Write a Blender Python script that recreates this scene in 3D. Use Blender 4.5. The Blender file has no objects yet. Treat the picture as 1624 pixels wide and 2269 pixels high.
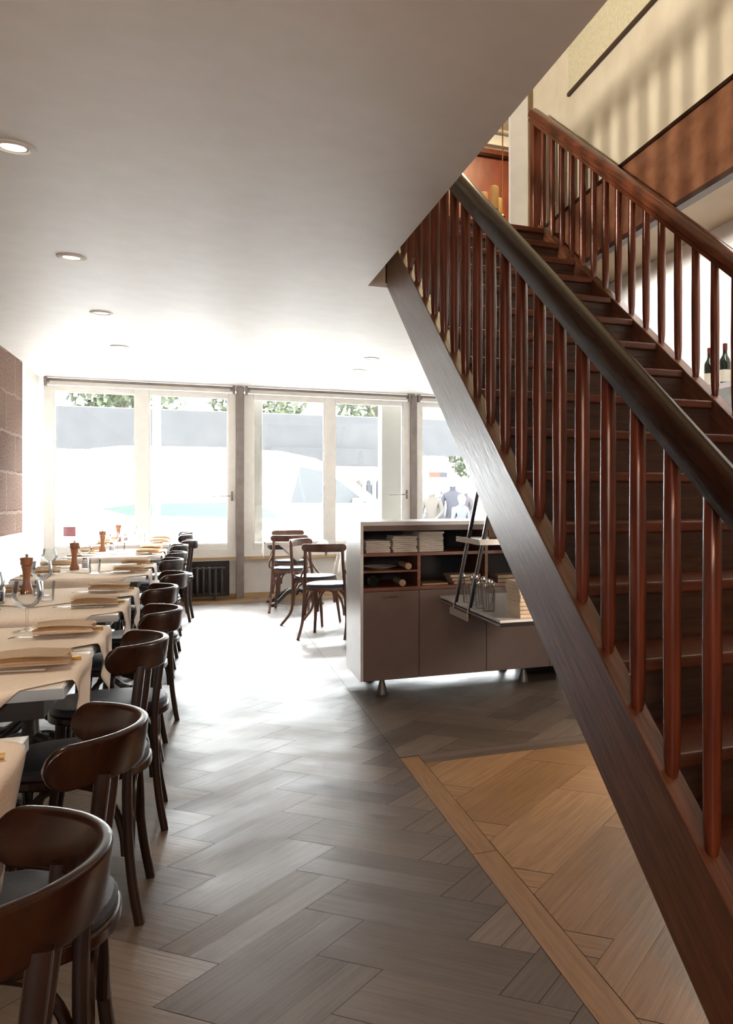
import bpy, bmesh, math, random
from mathutils import Vector, Matrix, noise
random.seed(7)
PI = math.pi
S = bpy.context.scene
COL = S.collection

# ------------------------------------------------------------------ camera, world, lights, exposure
FPX, CX, YH, HC = 1950.0, 1340.0, 1102.0, 1.26       # focal length, principal column, horizon row, eye height
cam_d = bpy.data.cameras.new('camera'); cam = bpy.data.objects.new('camera', cam_d); COL.objects.link(cam)
cam.location = (0, 0, HC); cam.rotation_euler = (PI/2, 0, -math.atan(888/1950))
cam_d.sensor_fit = 'VERTICAL'; cam_d.sensor_height = 36; cam_d.lens = FPX/2269*36
cam_d.shift_x = (812-CX)/2269; cam_d.shift_y = (YH-1134.5)/2269
cam_d.clip_start = 0.02; cam_d.clip_end = 300
S.camera = cam
S.view_settings.view_transform = 'Standard'; S.view_settings.look = 'None'
S.view_settings.gamma = 1; S.view_settings.use_curve_mapping = False
S.view_settings.exposure = 1.30
S.cycles.use_denoising = True
S.cycles.max_bounces = 10; S.cycles.diffuse_bounces = 6; S.cycles.glossy_bounces = 5
S.cycles.transmission_bounces = 8; S.cycles.transparent_max_bounces = 24
S.cycles.sample_clamp_indirect = 6

W = bpy.data.worlds.new('World'); S.world = W; W.use_nodes = True
bg = W.node_tree.nodes['Background']
bg.inputs['Color'].default_value = (0.93, 0.97, 1.0, 1); bg.inputs['Strength'].default_value = 8.5

def area(name, loc, target, sx, sy, power, col, spread=180, portal=False):
    d = bpy.data.lights.new(name, 'AREA'); d.shape = 'RECTANGLE'; d.size = sx; d.size_y = sy
    d.energy = power; d.color = col; d.spread = math.radians(spread)
    if portal: d.cycles.is_portal = True
    o = bpy.data.objects.new(name, d); COL.objects.link(o); o.location = loc
    o.rotation_euler = (Vector(target)-Vector(loc)).to_track_quat('-Z', 'Y').to_euler()
    return o
area('portal_window', (1.55, 12.35, 1.55), (1.55, 0, 1.55), 6.7, 2.2, 1, (1, 1, 1), portal=True)
area('portal_back', (-1.0, -2.62, 1.7), (-1.0, 3, 1.7), 0.9, 1.0, 1, (1, 1, 1), portal=True)
area('daylight_fill', (1.5, 13.3, 3.65), (1.3, 6.5, .5), 7.0, 1.4, 1300, (.93, .97, 1))  # added lamp above the window head, strengthens the daylight indoors
area('pavement_fill', (1.5, 13.7, 3.6), (1.5, 13.7, 0), 7.5, 2.2, 3600, (.97, .98, 1))  # added lamp over the paving, bounces light up to the room ceiling
area('upper_window_light', (-2.9, 4.6, 4.75), (2.65, 4.9, 3.9), 0.35, 0.5, 132, (1.0, 0.91, 0.78))
area('upper_room_light', (3.0, 9.2, 6.05), (3.0, 9.2, 3.0), 1.2, 1.2, 62, (1.0, 0.78, 0.45))
area('bar_light', (2.75, 4.4, 2.98), (3.12, 4.4, 2.2), 4.2, 0.1, 15, (1.0, 0.95, 0.88), spread=130)
area('understair_fill', (2.38, 3.55, .98), (1.2, 3.9, .1), .4, .3, 9, (1.0, .82, .66))  # warm fill added under the stairs, hidden behind the risers
area('camera_side_fill', (.45, -1.0, 1.75), (1.0, 3.0, .6), 0.4, 0.4, 12, (1.0, 0.52, 0.26))  # unseen warm fill added behind the camera for floor and stairs

# ------------------------------------------------------------------ materials
def nt(name):
    m = bpy.data.materials.new(name); m.use_nodes = True
    return m, m.node_tree.nodes, m.node_tree.links, m.node_tree.nodes['Principled BSDF']
def setp(b, **k):
    for a, v in k.items():
        n = {'base': 'Base Color', 'rough': 'Roughness', 'metal': 'Metallic', 'spec': 'Specular IOR Level', 'coat': 'Coat Weight',
             'coatr': 'Coat Roughness', 'sheen': 'Sheen Weight', 'trans': 'Transmission Weight', 'ior': 'IOR', 'emc': 'Emission Color',
             'ems': 'Emission Strength', 'sss': 'Subsurface Weight'}[a]
        if isinstance(v, tuple) and len(v) == 3: v = (*v, 1)
        b.inputs[n].default_value = v
def mat_noise(name, c1, c2, scale=(4, 4, 4), rough=.5, bump=0, nscale=3, detail=6, rot=0, **k):
    m, N, L, b = nt(name); setp(b, rough=rough, **k)
    tc = N.new('ShaderNodeTexCoord'); mp = N.new('ShaderNodeMapping'); mp.inputs['Scale'].default_value = scale
    m0 = N.new('ShaderNodeMapping'); m0.inputs['Rotation'].default_value = (rot, 0, 0)
    L.new(tc.outputs['Object'], m0.inputs['Vector']); L.new(m0.outputs[0], mp.inputs['Vector'])
    nz = N.new('ShaderNodeTexNoise'); nz.inputs['Scale'].default_value = nscale; nz.inputs['Detail'].default_value = detail
    L.new(mp.outputs[0], nz.inputs['Vector'])
    cr = N.new('ShaderNodeValToRGB'); cr.color_ramp.elements[0].position = .35; cr.color_ramp.elements[1].position = .68
    cr.color_ramp.elements[0].color = (*c1, 1); cr.color_ramp.elements[1].color = (*c2, 1)
    L.new(nz.outputs['Fac'], cr.inputs[0]); L.new(cr.outputs[0], b.inputs['Base Color'])
    if bump:
        bp = N.new('ShaderNodeBump'); bp.inputs['Strength'].default_value = bump; bp.inputs['Distance'].default_value = .01
        L.new(nz.outputs['Fac'], bp.inputs['Height']); L.new(bp.outputs[0], b.inputs['Normal'])
    return m
def plain(name, c, rough=.5, **k):
    c2 = tuple(min(1, x*1.06) for x in c)
    return mat_noise(name, c, c2, rough=rough, **k)
M = {}
M['ceiling'] = mat_noise('ceiling_plaster', (.80, .77, .72), (.84, .81, .77), (1, 1, 1), .5, .1, 6)
M['wall_white'] = mat_noise('white_wall_paint', (.78, .77, .74), (.83, .82, .79), (1, 1, 1), .6, .1, 9)
M['wall_cream'] = mat_noise('cream_wall_plaster', (.60, .53, .40), (.70, .63, .49), (1, 1, 1), .55, .25, 3)
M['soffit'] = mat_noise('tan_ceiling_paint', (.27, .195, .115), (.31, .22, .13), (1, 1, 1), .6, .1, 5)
M['wall_rough'] = mat_noise('rough_cream_plaster', (.55, .50, .33), (.66, .60, .42), (1, 1, 1), .8, .8, 45)
M['beige'] = mat_noise('beige_paint', (.72, .68, .62), (.78, .74, .69), (1, 1, 1), .5, .1, 5)
M['frame_white'] = plain('window_frame_paint', (.86, .84, .80), .3)
M['mahogany'] = mat_noise('red_stained_wood', (.080, .018, .008), (.16, .036, .013), (14, 14, 1.2), .26, .12, 3, 8)
M['mahogany_x'] = mat_noise('red_stained_tread', (.085, .024, .011), (.16, .045, .018), (1.2, 14, 14), .36, .12, 3, 8)
M['string'] = mat_noise('stringer_wood', (.085, .030, .015), (.17, .066, .032), (22, 1.6, 22), .34, .16, 3, 9, rot=-math.atan(.652))
M['rail'] = mat_noise('handrail_wood', (.016, .006, .003), (.034, .011, .005), (22, 1.6, 22), .24, .04, 3, 8, rot=-math.atan(.63), spec=.12)
M['rail_red'] = mat_noise('red_handrail_wood', (.085, .022, .010), (.17, .045, .018), (22, 1.6, 22), .25, .04, 3, 8, rot=-math.atan(.64))
M['panel'] = mat_noise('polished_wood_panel', (.18, .075, .038), (.27, .12, .065), (3, 2, 3), .24, .1, 3, 8)
M['panel_red'] = mat_noise('red_wood_panelling', (.12, .018, .008), (.20, .035, .014), (4, 4, 1), .35, .1, 3, 8)
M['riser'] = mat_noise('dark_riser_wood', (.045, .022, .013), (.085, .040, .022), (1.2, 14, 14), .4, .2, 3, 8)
M['chair'] = mat_noise('dark_bentwood', (.016, .0055, .003), (.034, .012, .0055), (6, 6, 2), .26, .05, 3, 6, coat=.12, coatr=.08, spec=.35)
M['chair_leg'] = mat_noise('near_black_bentwood', (.014, .007, .005), (.026, .012, .008), (6, 6, 2), .3, .05, 3, 6)
M['cafe'] = mat_noise('walnut_bentwood', (.10, .042, .026), (.17, .075, .045), (6, 6, 2), .3, .05, 3, 6)
M['navy'] = mat_noise('navy_seat_vinyl', (.030, .038, .058), (.042, .052, .078), (20, 20, 20), .38, .1, 5)
M['cushion_white'] = mat_noise('pale_seat_vinyl', (.50, .50, .52), (.58, .58, .60), (20, 20, 20), .4, .1, 5)
M['cloth'] = mat_noise('cream_table_linen', (.80, .71, .62), (.86, .78, .69), (30, 30, 30), .9, .25, 5, sheen=.2)
M['napkin'] = mat_noise('tan_napkin_linen', (.80, .64, .46), (.87, .73, .56), (30, 30, 30), .9, .3, 5, sheen=.2)
M['linen_white'] = mat_noise('white_linen', (.72, .68, .62), (.80, .76, .70), (30, 30, 30), .9, .3, 5)
M['marble'] = mat_noise('white_marble', (.74, .73, .70), (.82, .81, .78), (3, 3, 3), .25, 0, 3)
M['black'] = mat_noise('black_painted_wood', (.014, .012, .012), (.022, .019, .018), (5, 5, 5), .4)
M['iron'] = mat_noise('black_cast_iron', (.016, .015, .016), (.028, .026, .026), (20, 20, 20), .45, .2)
M['steel'] = plain('brushed_steel', (.55, .54, .52), .3, metal=1.0)
M['foot_metal'] = plain('grey_cast_foot', (.16, .15, .145), .45, metal=.7)
M['silver'] = plain('polished_cutlery', (.75, .73, .70), .16, metal=1.0)
M['brass'] = plain('aged_brass', (.62, .42, .18), .25, metal=1.0)
M['chrome'] = plain('white_chrome', (.86, .85, .82), .25, metal=.6)
M['post'] = mat_noise('brown_steel_paint', (.22, .18, .17), (.27, .23, .21), (4, 4, 4), .4)
M['taupe'] = mat_noise('taupe_laminate', (.205, .150, .128), (.225, .165, .142), (3, 3, 3), .42)
M['cab_white'] = plain('white_laminate', (.88, .89, .88), .25)
M['cab_in'] = mat_noise('reddish_shelf_wood', (.20, .075, .045), (.27, .11, .065), (2, 12, 12), .4)
M['cab_dark'] = mat_noise('dark_cabinet_lining', (.030, .026, .030), (.04, .034, .038), (2, 2, 2), .6)
M['radiator'] = mat_noise('dark_radiator_paint', (.040, .034, .038), (.055, .047, .052), (4, 4, 4), .4)
M['sill'] = mat_noise('oak_sill', (.42, .29, .16), (.52, .37, .21), (2, 12, 12), .45)
M['mill'] = mat_noise('turned_beech', (.30, .12, .055), (.38, .17, .08), (8, 8, 2), .3)
M['mill_pale'] = mat_noise('pale_turned_beech', (.42, .27, .13), (.5, .34, .18), (8, 8, 2), .35)
M['salt'] = plain('salt_grains', (.80, .78, .76), .8)
M['pepper_dark'] = plain('dark_preserve', (.03, .02, .02), .3)
M['bottle'] = plain('dark_green_bottle_glass', (.010, .018, .012), .08, coat=.6)
M['foil'] = plain('dark_red_foil', (.10, .02, .015), .35)
M['label_w'] = plain('bottle_label_paper', (.5, .47, .4), .7)
M['paper'] = plain('stacked_paper', (.55, .42, .30), .8)
M['brown_box'] = mat_noise('brown_box_board', (.17, .095, .060), (.21, .125, .08), (4, 4, 4), .5)
M['leather'] = mat_noise('brown_hardboard', (.16, .095, .05), (.2, .12, .065), (8, 8, 8), .45)
M['shade'] = plain('amber_lamp_shade', (.26, .15, .05), .6, emc=(1, .55, .18), ems=.03)
M['gold'] = plain('polished_gold_brass', (.7, .48, .2), .2, metal=1.0)
M['slot'] = plain('dark_shadow_gap', (.045, .02, .012), .5)
M['asphalt'] = mat_noise('pale_paving', (.40, .40, .39), (.46, .46, .45), (1, 1, 1), .85, .2, 4)
M['van'] = plain('white_van_paint', (.80, .80, .80), .3)
M['van_green'] = plain('green_van_stripe', (.030, .041, .036), .9, spec=0)
M['tyre'] = plain('tyre_rubber', (.03, .03, .03), .8)
M['vglass'] = plain('tinted_van_glass', (.022, .024, .025), .5, spec=.1)
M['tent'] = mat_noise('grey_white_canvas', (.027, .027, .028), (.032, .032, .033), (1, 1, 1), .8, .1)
M['tent_edge'] = plain('dark_canvas_hem', (.06, .055, .06), .8)
M['pole'] = plain('white_pole_paint', (.5, .5, .5), .4)
M['leaf'] = mat_noise('pale_green_foliage', (.05, .062, .030), (.085, .098, .05), (2, 2, 2), .7, 0, 6)
M['bark'] = mat_noise('grey_bark', (.10, .08, .06), (.16, .13, .10), (3, 3, 1), .8, .3, 8)
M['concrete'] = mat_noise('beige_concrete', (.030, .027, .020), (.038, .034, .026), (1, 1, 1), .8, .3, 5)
M['skin'] = plain('skin', (.40, .24, .17), .5)
M['hair'] = plain('dark_hair', (.03, .022, .018), .6)
M['sticker'] = bpy.data.materials.new('pink_backlit_paper'); M['sticker'].use_nodes = True
_n = M['sticker'].node_tree.nodes; _n.clear(); _t = _n.new('ShaderNodeBsdfTranslucent'); _t.inputs[0].default_value = (.13, .075, .075, 1); _o = _n.new('ShaderNodeOutputMaterial'); M['sticker'].node_tree.links.new(_t.outputs[0], _o.inputs[0])
def cloth_col(n, c): M[n] = mat_noise(n, c, tuple(x*1.25 for x in c), (6, 6, 6), .85, .15, 4)
for n, c in dict(coat_tan=(.022, .018, .013), coat_navy=(.008, .008, .013), coat_grey=(.025, .027, .03), coat_mauve=(.02, .016, .02), trousers=(.010, .010, .013),
                 garment_pink=(.045, .02, .035), garment_beige=(.035, .03, .022), garment_grey=(.018, .018, .022), garment_white=(.06, .06, .065), sign_orange=(.06, .022, .012)).items(): cloth_col(n, c)

def glass_mat(name, tint, ior=1.45, glossr=.02, frac=1.0):
    m = bpy.data.materials.new(name); m.use_nodes = True; N = m.node_tree.nodes; L = m.node_tree.links; N.clear()
    o = N.new('ShaderNodeOutputMaterial'); mx = N.new('ShaderNodeMixShader'); t = N.new('ShaderNodeBsdfTransparent'); g = N.new('ShaderNodeBsdfGlossy')
    f = N.new('ShaderNodeFresnel'); f.inputs['IOR'].default_value = ior
    mu = N.new('ShaderNodeMath'); mu.operation = 'MULTIPLY'; mu.inputs[1].default_value = frac; mu.use_clamp = True
    t.inputs[0].default_value = (*tint, 1); g.inputs['Roughness'].default_value = glossr
    L.new(f.outputs[0], mu.inputs[0]); L.new(mu.outputs[0], mx.inputs[0]); L.new(t.outputs[0], mx.inputs[1]); L.new(g.outputs[0], mx.inputs[2]); L.new(mx.outputs[0], o.inputs[0])
    return m
M['pane'] = glass_mat('window_pane_glass', (.97, .98, .98), 1.35)
M['glass'] = glass_mat('clear_drinking_glass', (.985, .99, .99), 1.42, .02, .7)

def lamp_mat(name, col, s):
    m, N, L, b = nt(name); setp(b, base=(.8, .8, .8), emc=col, ems=s); return m
M['lamp'] = lamp_mat('downlight_lamp_face', (1, .88, .66), 3.0)

# floor boards: colour per board from a vertex colour, grain along the board from its UVs
def floor_mat(name, dark, mid, light, rough):
    m, N, L, b = nt(name)
    at = N.new('ShaderNodeAttribute'); at.attribute_name = 'board'
    cr = N.new('ShaderNodeValToRGB'); e = cr.color_ramp.elements
    e[0].position = 0; e[0].color = (*dark, 1); e[1].position = 1; e[1].color = (*light, 1)
    x = e.new(.5); x.color = (*mid, 1)
    sp = N.new('ShaderNodeSeparateColor'); L.new(at.outputs['Color'], sp.inputs[0]); L.new(sp.outputs[0], cr.inputs[0])
    uv = N.new('ShaderNodeTexCoord'); mp = N.new('ShaderNodeMapping'); mp.inputs['Scale'].default_value = (2.2, 42, 1); L.new(uv.outputs['UV'], mp.inputs[0])
    nz = N.new('ShaderNodeTexNoise'); nz.inputs['Scale'].default_value = 1.6; nz.inputs['Detail'].default_value = 9; nz.inputs['Roughness'].default_value = .62; L.new(mp.outputs[0], nz.inputs['Vector'])
    gr = N.new('ShaderNodeValToRGB'); gr.color_ramp.elements[0].color = (.55, .52, .5, 1); gr.color_ramp.elements[0].position = .3
    gr.color_ramp.elements[1].color = (1.15, 1.12, 1.1, 1); gr.color_ramp.elements[1].position = .7; L.new(nz.outputs['Fac'], gr.inputs[0])
    mul = N.new('ShaderNodeMixRGB'); mul.blend_type = 'MULTIPLY'; mul.inputs[0].default_value = .75
    L.new(cr.outputs[0], mul.inputs[1]); L.new(gr.outputs[0], mul.inputs[2])
    n2 = N.new('ShaderNodeTexNoise'); n2.inputs['Scale'].default_value = 2.3; n2.inputs['Detail'].default_value = 7; L.new(uv.outputs['Object'], n2.inputs['Vector'])
    r2 = N.new('ShaderNodeMapRange'); r2.inputs[1].default_value = .3; r2.inputs[2].default_value = .7; r2.inputs[3].default_value = rough-.07; r2.inputs[4].default_value = rough+.10
    L.new(n2.outputs['Fac'], r2.inputs[0]); L.new(r2.outputs[0], b.inputs['Roughness'])
    L.new(mul.outputs[0], b.inputs['Base Color'])
    bp = N.new('ShaderNodeBump'); bp.inputs['Strength'].default_value = .22; bp.inputs['Distance'].default_value = .004
    L.new(nz.outputs['Fac'], bp.inputs['Height'])
    cv = N.new('ShaderNodeCombineXYZ')
    for k in (1, 2):
        mm = N.new('ShaderNodeMath'); mm.operation = 'MULTIPLY_ADD'; mm.inputs[1].default_value = .05; mm.inputs[2].default_value = -.025; L.new(sp.outputs[k], mm.inputs[0]); L.new(mm.outputs[0], cv.inputs[k-1])
    va = N.new('ShaderNodeVectorMath'); va.operation = 'ADD'; L.new(bp.outputs[0], va.inputs[0]); L.new(cv.outputs[0], va.inputs[1])
    vn = N.new('ShaderNodeVectorMath'); vn.operation = 'NORMALIZE'; L.new(va.outputs[0], vn.inputs[0]); L.new(vn.outputs[0], b.inputs['Normal'])
    setp(b, spec=.6)
    return m
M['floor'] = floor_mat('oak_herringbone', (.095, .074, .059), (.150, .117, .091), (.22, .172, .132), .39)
M['floor_warm'] = floor_mat('honey_oak_warm_lit', (.25, .138, .056), (.34, .198, .090), (.42, .26, .13), .40)  # lighter honey oak, with part of the warm light put into its colour
M['joint'] = plain('dark_board_joint', (.02, .013, .009), .7)

def stone_mat():
    m, N, L, b = nt('granite_blocks'); setp(b, rough=.95, spec=.08)
    tc = N.new('ShaderNodeTexCoord'); mp = N.new('ShaderNodeMapping'); mp.inputs['Rotation'].default_value = (PI/2, 0, PI/2)
    sep = N.new('ShaderNodeSeparateXYZ'); cmb = N.new('ShaderNodeCombineXYZ'); L.new(tc.outputs['Object'], sep.inputs[0])
    L.new(sep.outputs['Y'], cmb.inputs['X']); L.new(sep.outputs['Z'], cmb.inputs['Y'])
    br = N.new('ShaderNodeTexBrick'); br.inputs['Scale'].default_value = 1; br.inputs['Brick Width'].default_value = .85; br.inputs['Row Height'].default_value = .36
    br.inputs['Mortar Size'].default_value = .02; br.inputs['Mortar Smooth'].default_value = .6
    br.inputs['Color1'].default_value = (.14, .085, .062, 1); br.inputs['Color2'].default_value = (.20, .125, .092, 1); br.inputs['Mortar'].default_value = (.26, .19, .15, 1)
    nz = N.new('ShaderNodeTexNoise'); nz.inputs['Scale'].default_value = 60; nz.inputs['Detail'].default_value = 5; L.new(tc.outputs['Object'], nz.inputs['Vector'])
    nw = N.new('ShaderNodeTexNoise'); nw.inputs['Scale'].default_value = 5; L.new(tc.outputs['Object'], nw.inputs['Vector'])
    ad = N.new('ShaderNodeMixRGB'); ad.inputs[0].default_value = .06; L.new(cmb.outputs[0], ad.inputs[1]); L.new(nw.outputs['Color'], ad.inputs[2]); L.new(ad.outputs[0], br.inputs['Vector'])
    gr = N.new('ShaderNodeValToRGB'); gr.color_ramp.elements[0].position = .4; gr.color_ramp.elements[0].color = (.45, .42, .4, 1); gr.color_ramp.elements[1].position = .62; gr.color_ramp.elements[1].color = (1.3, 1.25, 1.2, 1)
    L.new(nz.outputs['Fac'], gr.inputs[0])
    mul = N.new('ShaderNodeMixRGB'); mul.blend_type = 'MULTIPLY'; mul.inputs[0].default_value = .8; L.new(br.outputs['Color'], mul.inputs[1]); L.new(gr.outputs[0], mul.inputs[2]); L.new(mul.outputs[0], b.inputs['Base Color'])
    sub = N.new('ShaderNodeMath'); sub.operation = 'SUBTRACT'; L.new(nz.outputs['Fac'], sub.inputs[0]); L.new(br.outputs['Fac'], sub.inputs[1])
    bp = N.new('ShaderNodeBump'); bp.inputs['Strength'].default_value = .7; bp.inputs['Distance'].default_value = .02; L.new(sub.outputs[0], bp.inputs['Height']); L.new(bp.outputs[0], b.inputs['Normal'])
    return m
M['stone'] = stone_mat()

# ------------------------------------------------------------------ mesh helpers
def new(): return bmesh.new()
def V(*a): return Vector(a)
def face(bm, pts):
    return bm.faces.new([bm.verts.new(p) for p in pts])
def box(bm, x0, x1, y0, y1, z0, z1, mtx=None):
    r = bmesh.ops.create_cube(bm, size=1)
    m = Matrix.Translation(((x0+x1)/2, (y0+y1)/2, (z0+z1)/2)) @ Matrix.Diagonal((abs(x1-x0), abs(y1-y0), abs(z1-z0), 1))
    bmesh.ops.transform(bm, matrix=(mtx @ m) if mtx else m, verts=r['verts'])
def prism(bm, poly, axis, a0, a1):
    """extrude a 2-D polygon; axis 'x': poly is (y,z); 'y': (x,z); 'z': (x,y)"""
    f = {'x': lambda p, a: (a, p[0], p[1]), 'y': lambda p, a: (p[0], a, p[1]), 'z': lambda p, a: (p[0], p[1], a)}[axis]
    A = [bm.verts.new(f(p, a0)) for p in poly]; B = [bm.verts.new(f(p, a1)) for p in poly]
    n = len(poly); bm.faces.new(A[::-1]); bm.faces.new(B)
    for i in range(n): bm.faces.new((A[i], A[(i+1) % n], B[(i+1) % n], B[i]))
def sweep(bm, path, prof, up=V(0, 0, 1), closed=False, cap=True):
    """sweep profile points [(s,t)...] (or function i->points) along a path; s sideways, t along up"""
    path = [Vector(p) for p in path]; n = len(path); rings = []
    for i, p in enumerate(path):
        a = path[(i-1) % n] if (closed or i > 0) else p; b = path[(i+1) % n] if (closed or i < n-1) else p
        d = (b-a).normalized(); s = d.cross(up)
        if s.length < 1e-4: s = d.cross(V(1, 0, 0))
        s.normalize(); t = s.cross(d).normalized()
        pr = prof(i/(n-1)) if callable(prof) else prof
        rings.append([bm.verts.new(p+s*x+t*y) for x, y in pr])
    k = len(rings[0])
    for i in range(n if closed else n-1):
        A, B = rings[i], rings[(i+1) % n]
        for j in range(k): bm.faces.new((A[j], A[(j+1) % k], B[(j+1) % k], B[j]))
    if cap and not closed: bm.faces.new(rings[0][::-1]); bm.faces.new(rings[-1])
def circ(r, n=10, sx=1, sy=1): return [(r*sx*math.cos(2*PI*i/n), r*sy*math.sin(2*PI*i/n)) for i in range(n)]
def rrect(w, h, r, n=3):
    o = []
    for cx, cy, a0 in ((w/2-r, h/2-r, 0), (-w/2+r, h/2-r, PI/2), (-w/2+r, -h/2+r, PI), (w/2-r, -h/2+r, 1.5*PI)):
        for i in range(n+1):
            a = a0+PI/2*i/n; o.append((cx+r*math.cos(a), cy+r*math.sin(a)))
    return o
def tube(bm, path, r, n=10, up=V(0, 0, 1), r2=None, **k):
    if r2 is None: sweep(bm, path, circ(r, n), up, **k)
    else: sweep(bm, path, lambda t: circ(r+(r2-r)*t, n), up, **k)
def lathe(bm, prof, c=(0, 0, 0), n=24):
    rings = []
    for r, z in prof:
        rings.append([bm.verts.new((c[0]+max(r, 1e-4)*math.cos(2*PI*i/n), c[1]+max(r, 1e-4)*math.sin(2*PI*i/n), c[2]+z)) for i in range(n)])
    for a, b in zip(rings, rings[1:]):
        for i in range(n): bm.faces.new((a[i], a[(i+1) % n], b[(i+1) % n], b[i]))
    bm.faces.new(rings[0][::-1]); bm.faces.new(rings[-1])
def bez(p, n=10):
    """smooth curve through control points (Catmull-Rom)"""
    p = [Vector(q) for q in p]; P = [p[0]*2-p[1]]+p+[p[-1]*2-p[-2]]; out = []
    for i in range(1, len(P)-2):
        for k in range(n):
            t = k/n; a, b, c, d = P[i-1:i+3]
            out.append(.5*((2*b)+(c-a)*t+(2*a-5*b+4*c-d)*t*t+(3*b-a-3*c+d)*t**3))
    out.append(p[-1]); return out
def obj(name, bm, m, parent=None, bevel=0, sub=0, smooth=35):
    bmesh.ops.recalc_face_normals(bm, faces=bm.faces)
    me = bpy.data.meshes.new(name); bm.to_mesh(me); bm.free()
    o = bpy.data.objects.new(name, me); COL.objects.link(o)
    if isinstance(m, (list, tuple)):
        for x in m: me.materials.append(M[x])
    else: me.materials.append(M[m])
    if parent: o.parent = parent
    if smooth is not None:
        me.shade_smooth(); me.set_sharp_from_angle(angle=math.radians(smooth))
    if bevel:
        b = o.modifiers.new('bevel', 'BEVEL'); b.width = bevel; b.segments = 2; b.limit_method = 'ANGLE'; b.angle_limit = math.radians(40)
    if sub:
        s = o.modifiers.new('sub', 'SUBSURF'); s.levels = sub; s.render_levels = sub
    return o
def tag(o, label, cat, group=None, kind=None):
    o['label'] = label; o['category'] = cat
    if group: o['group'] = group
    if kind: o['kind'] = kind
    return o
def thing(name, label, cat, loc=(0, 0, 0), rz=0, group=None):
    o = bpy.data.objects.new(name, None); COL.objects.link(o); o.location = loc; o.rotation_euler = (0, 0, rz)
    o.empty_display_size = .05
    return tag(o, label, cat, group)
def dup(root, loc, rz=0, label=None, scale=None):
    def cp(o, par):
        c = o.copy(); COL.objects.link(c)
        if par: c.parent = par
        for ch in [x for x in COL.objects if x.parent == o]: cp(ch, c)
        return c
    r = cp(root, None); r.location = loc; r.rotation_euler = (0, 0, rz)
    if scale: r.scale = scale
    if label: r['label'] = label
    return r
def struct(name, bm, m, parent=None, **k):
    o = obj(name, bm, m, parent, **k)
    if not parent: o['kind'] = 'structure'
    return o

# ------------------------------------------------------------------ room measurements
XL, XR, YW, YB, XR2 = -1.70, 3.12, 12.0, -2.5, 4.90       # left wall, right wall, window wall, wall behind the camera
ZC, ZF2, ZB = 2.655, 3.41, 3.06                 # ceiling, upper floor, ceiling over the bar side
XFAS = 2.65                                     # wall plane right of the stairwell
def edge_x(y): return 1.060-0.0130*y            # left edge of the stair opening
YO = 5.93                                       # far end of the stair opening

# ---- floor of boards
def clip_poly(poly, inside, inter):
    out = []
    for i in range(len(poly)):
        a, b = poly[i], poly[(i+1) % len(poly)]
        ia, ib = inside(a), inside(b)
        if ia: out.append(a)
        if ia != ib: out.append(inter(a, b))
    return out
def clip_rect(poly, x0, x1, y0, y1):
    for ax, lim, sgn in ((0, x0, 1), (0, x1, -1), (1, y0, 1), (1, y1, -1)):
        if len(poly) < 3: return []
        def ins(p): return (p[ax]-lim)*sgn > 0
        def itr(a, b):
            t = (lim-a[ax])/(b[ax]-a[ax]); return (a[0]+(b[0]-a[0])*t, a[1]+(b[1]-a[1])*t)
        poly = clip_poly(poly, ins, itr)
    return poly
fb = new(); uvl = fb.loops.layers.uv.new('UVMap'); cl = fb.loops.layers.float_color.new('board')
def board(poly, org, ax, val, region, g=.0013, mi=0):
    c = (sum(p[0] for p in poly)/len(poly), sum(p[1] for p in poly)/len(poly))
    poly = clip_rect(poly, *region)
    if len(poly) < 3: return
    c = (sum(p[0] for p in poly)/len(poly), sum(p[1] for p in poly)/len(poly))
    pts = []
    for p in poly:
        d = math.hypot(p[0]-c[0], p[1]-c[1]); s = max(0, 1-g*1.6/max(d, .01)); pts.append((c[0]+(p[0]-c[0])*s, c[1]+(p[1]-c[1])*s))
    a = 0
    for i in range(len(pts)): a += pts[i-1][0]*pts[i][1]-pts[i][0]*pts[i-1][1]
    if abs(a) < 1e-4: return
    try: f = fb.faces.new([fb.verts.new((x, y, 0)) for x, y in pts])
    except ValueError: return
    f.material_index = mi
    t1 = random.random(); t2 = random.random(); ou = random.random()*40; ov = random.random()*40
    for l in f.loops:
        dx, dy = l.vert.co.x-org[0], l.vert.co.y-org[1]
        l[uvl].uv = (dx*ax[0]+dy*ax[1]+ou, -dx*ax[1]+dy*ax[0]+ov); l[cl] = (val, t1, t2, 1)
def herring(t0, Wd, Ln, nb, region, lo=0, hi=1, mi=0):
    q = 1/math.sqrt(2); a = (q, q); b = (q, -q); PX = math.sqrt(2)*Ln; PY = math.sqrt(2)*Wd
    x0, x1, y0, y1 = region
    for i in range(int((x0-t0[0])/PX)-2, int((x1-t0[0])/PX)+3):
        for j in range(int((y0-t0[1])/PY)-6, int((y1-t0[1])/PY)+6):
            t = (t0[0]+i*PX, t0[1]+j*PY)
            w = Wd/nb; va = random.random(); vb = random.random()
            for k in range(nb):
                o = (t[0]+b[0]*w*k, t[1]+b[1]*w*k)
                pl = [o, (o[0]+a[0]*Ln, o[1]+a[1]*Ln), (o[0]+a[0]*Ln+b[0]*w, o[1]+a[1]*Ln+b[1]*w), (o[0]+b[0]*w, o[1]+b[1]*w)]
                board(pl, o, a, lo+(hi-lo)*min(1, max(0, va*.75+random.random()*.25)), region, mi=mi)
                o = (t[0]-b[0]*Ln+a[0]*w*k, t[1]-b[1]*Ln+a[1]*w*k)
                pl = [o, (o[0]+b[0]*Ln, o[1]+b[1]*Ln), (o[0]+b[0]*Ln+a[0]*w, o[1]+b[1]*Ln+a[1]*w), (o[0]+a[0]*w, o[1]+a[1]*w)]
                board(pl, o, b, lo+(hi-lo)*min(1, max(0, vb*.75+random.random()*.25)), region, mi=mi)
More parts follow.
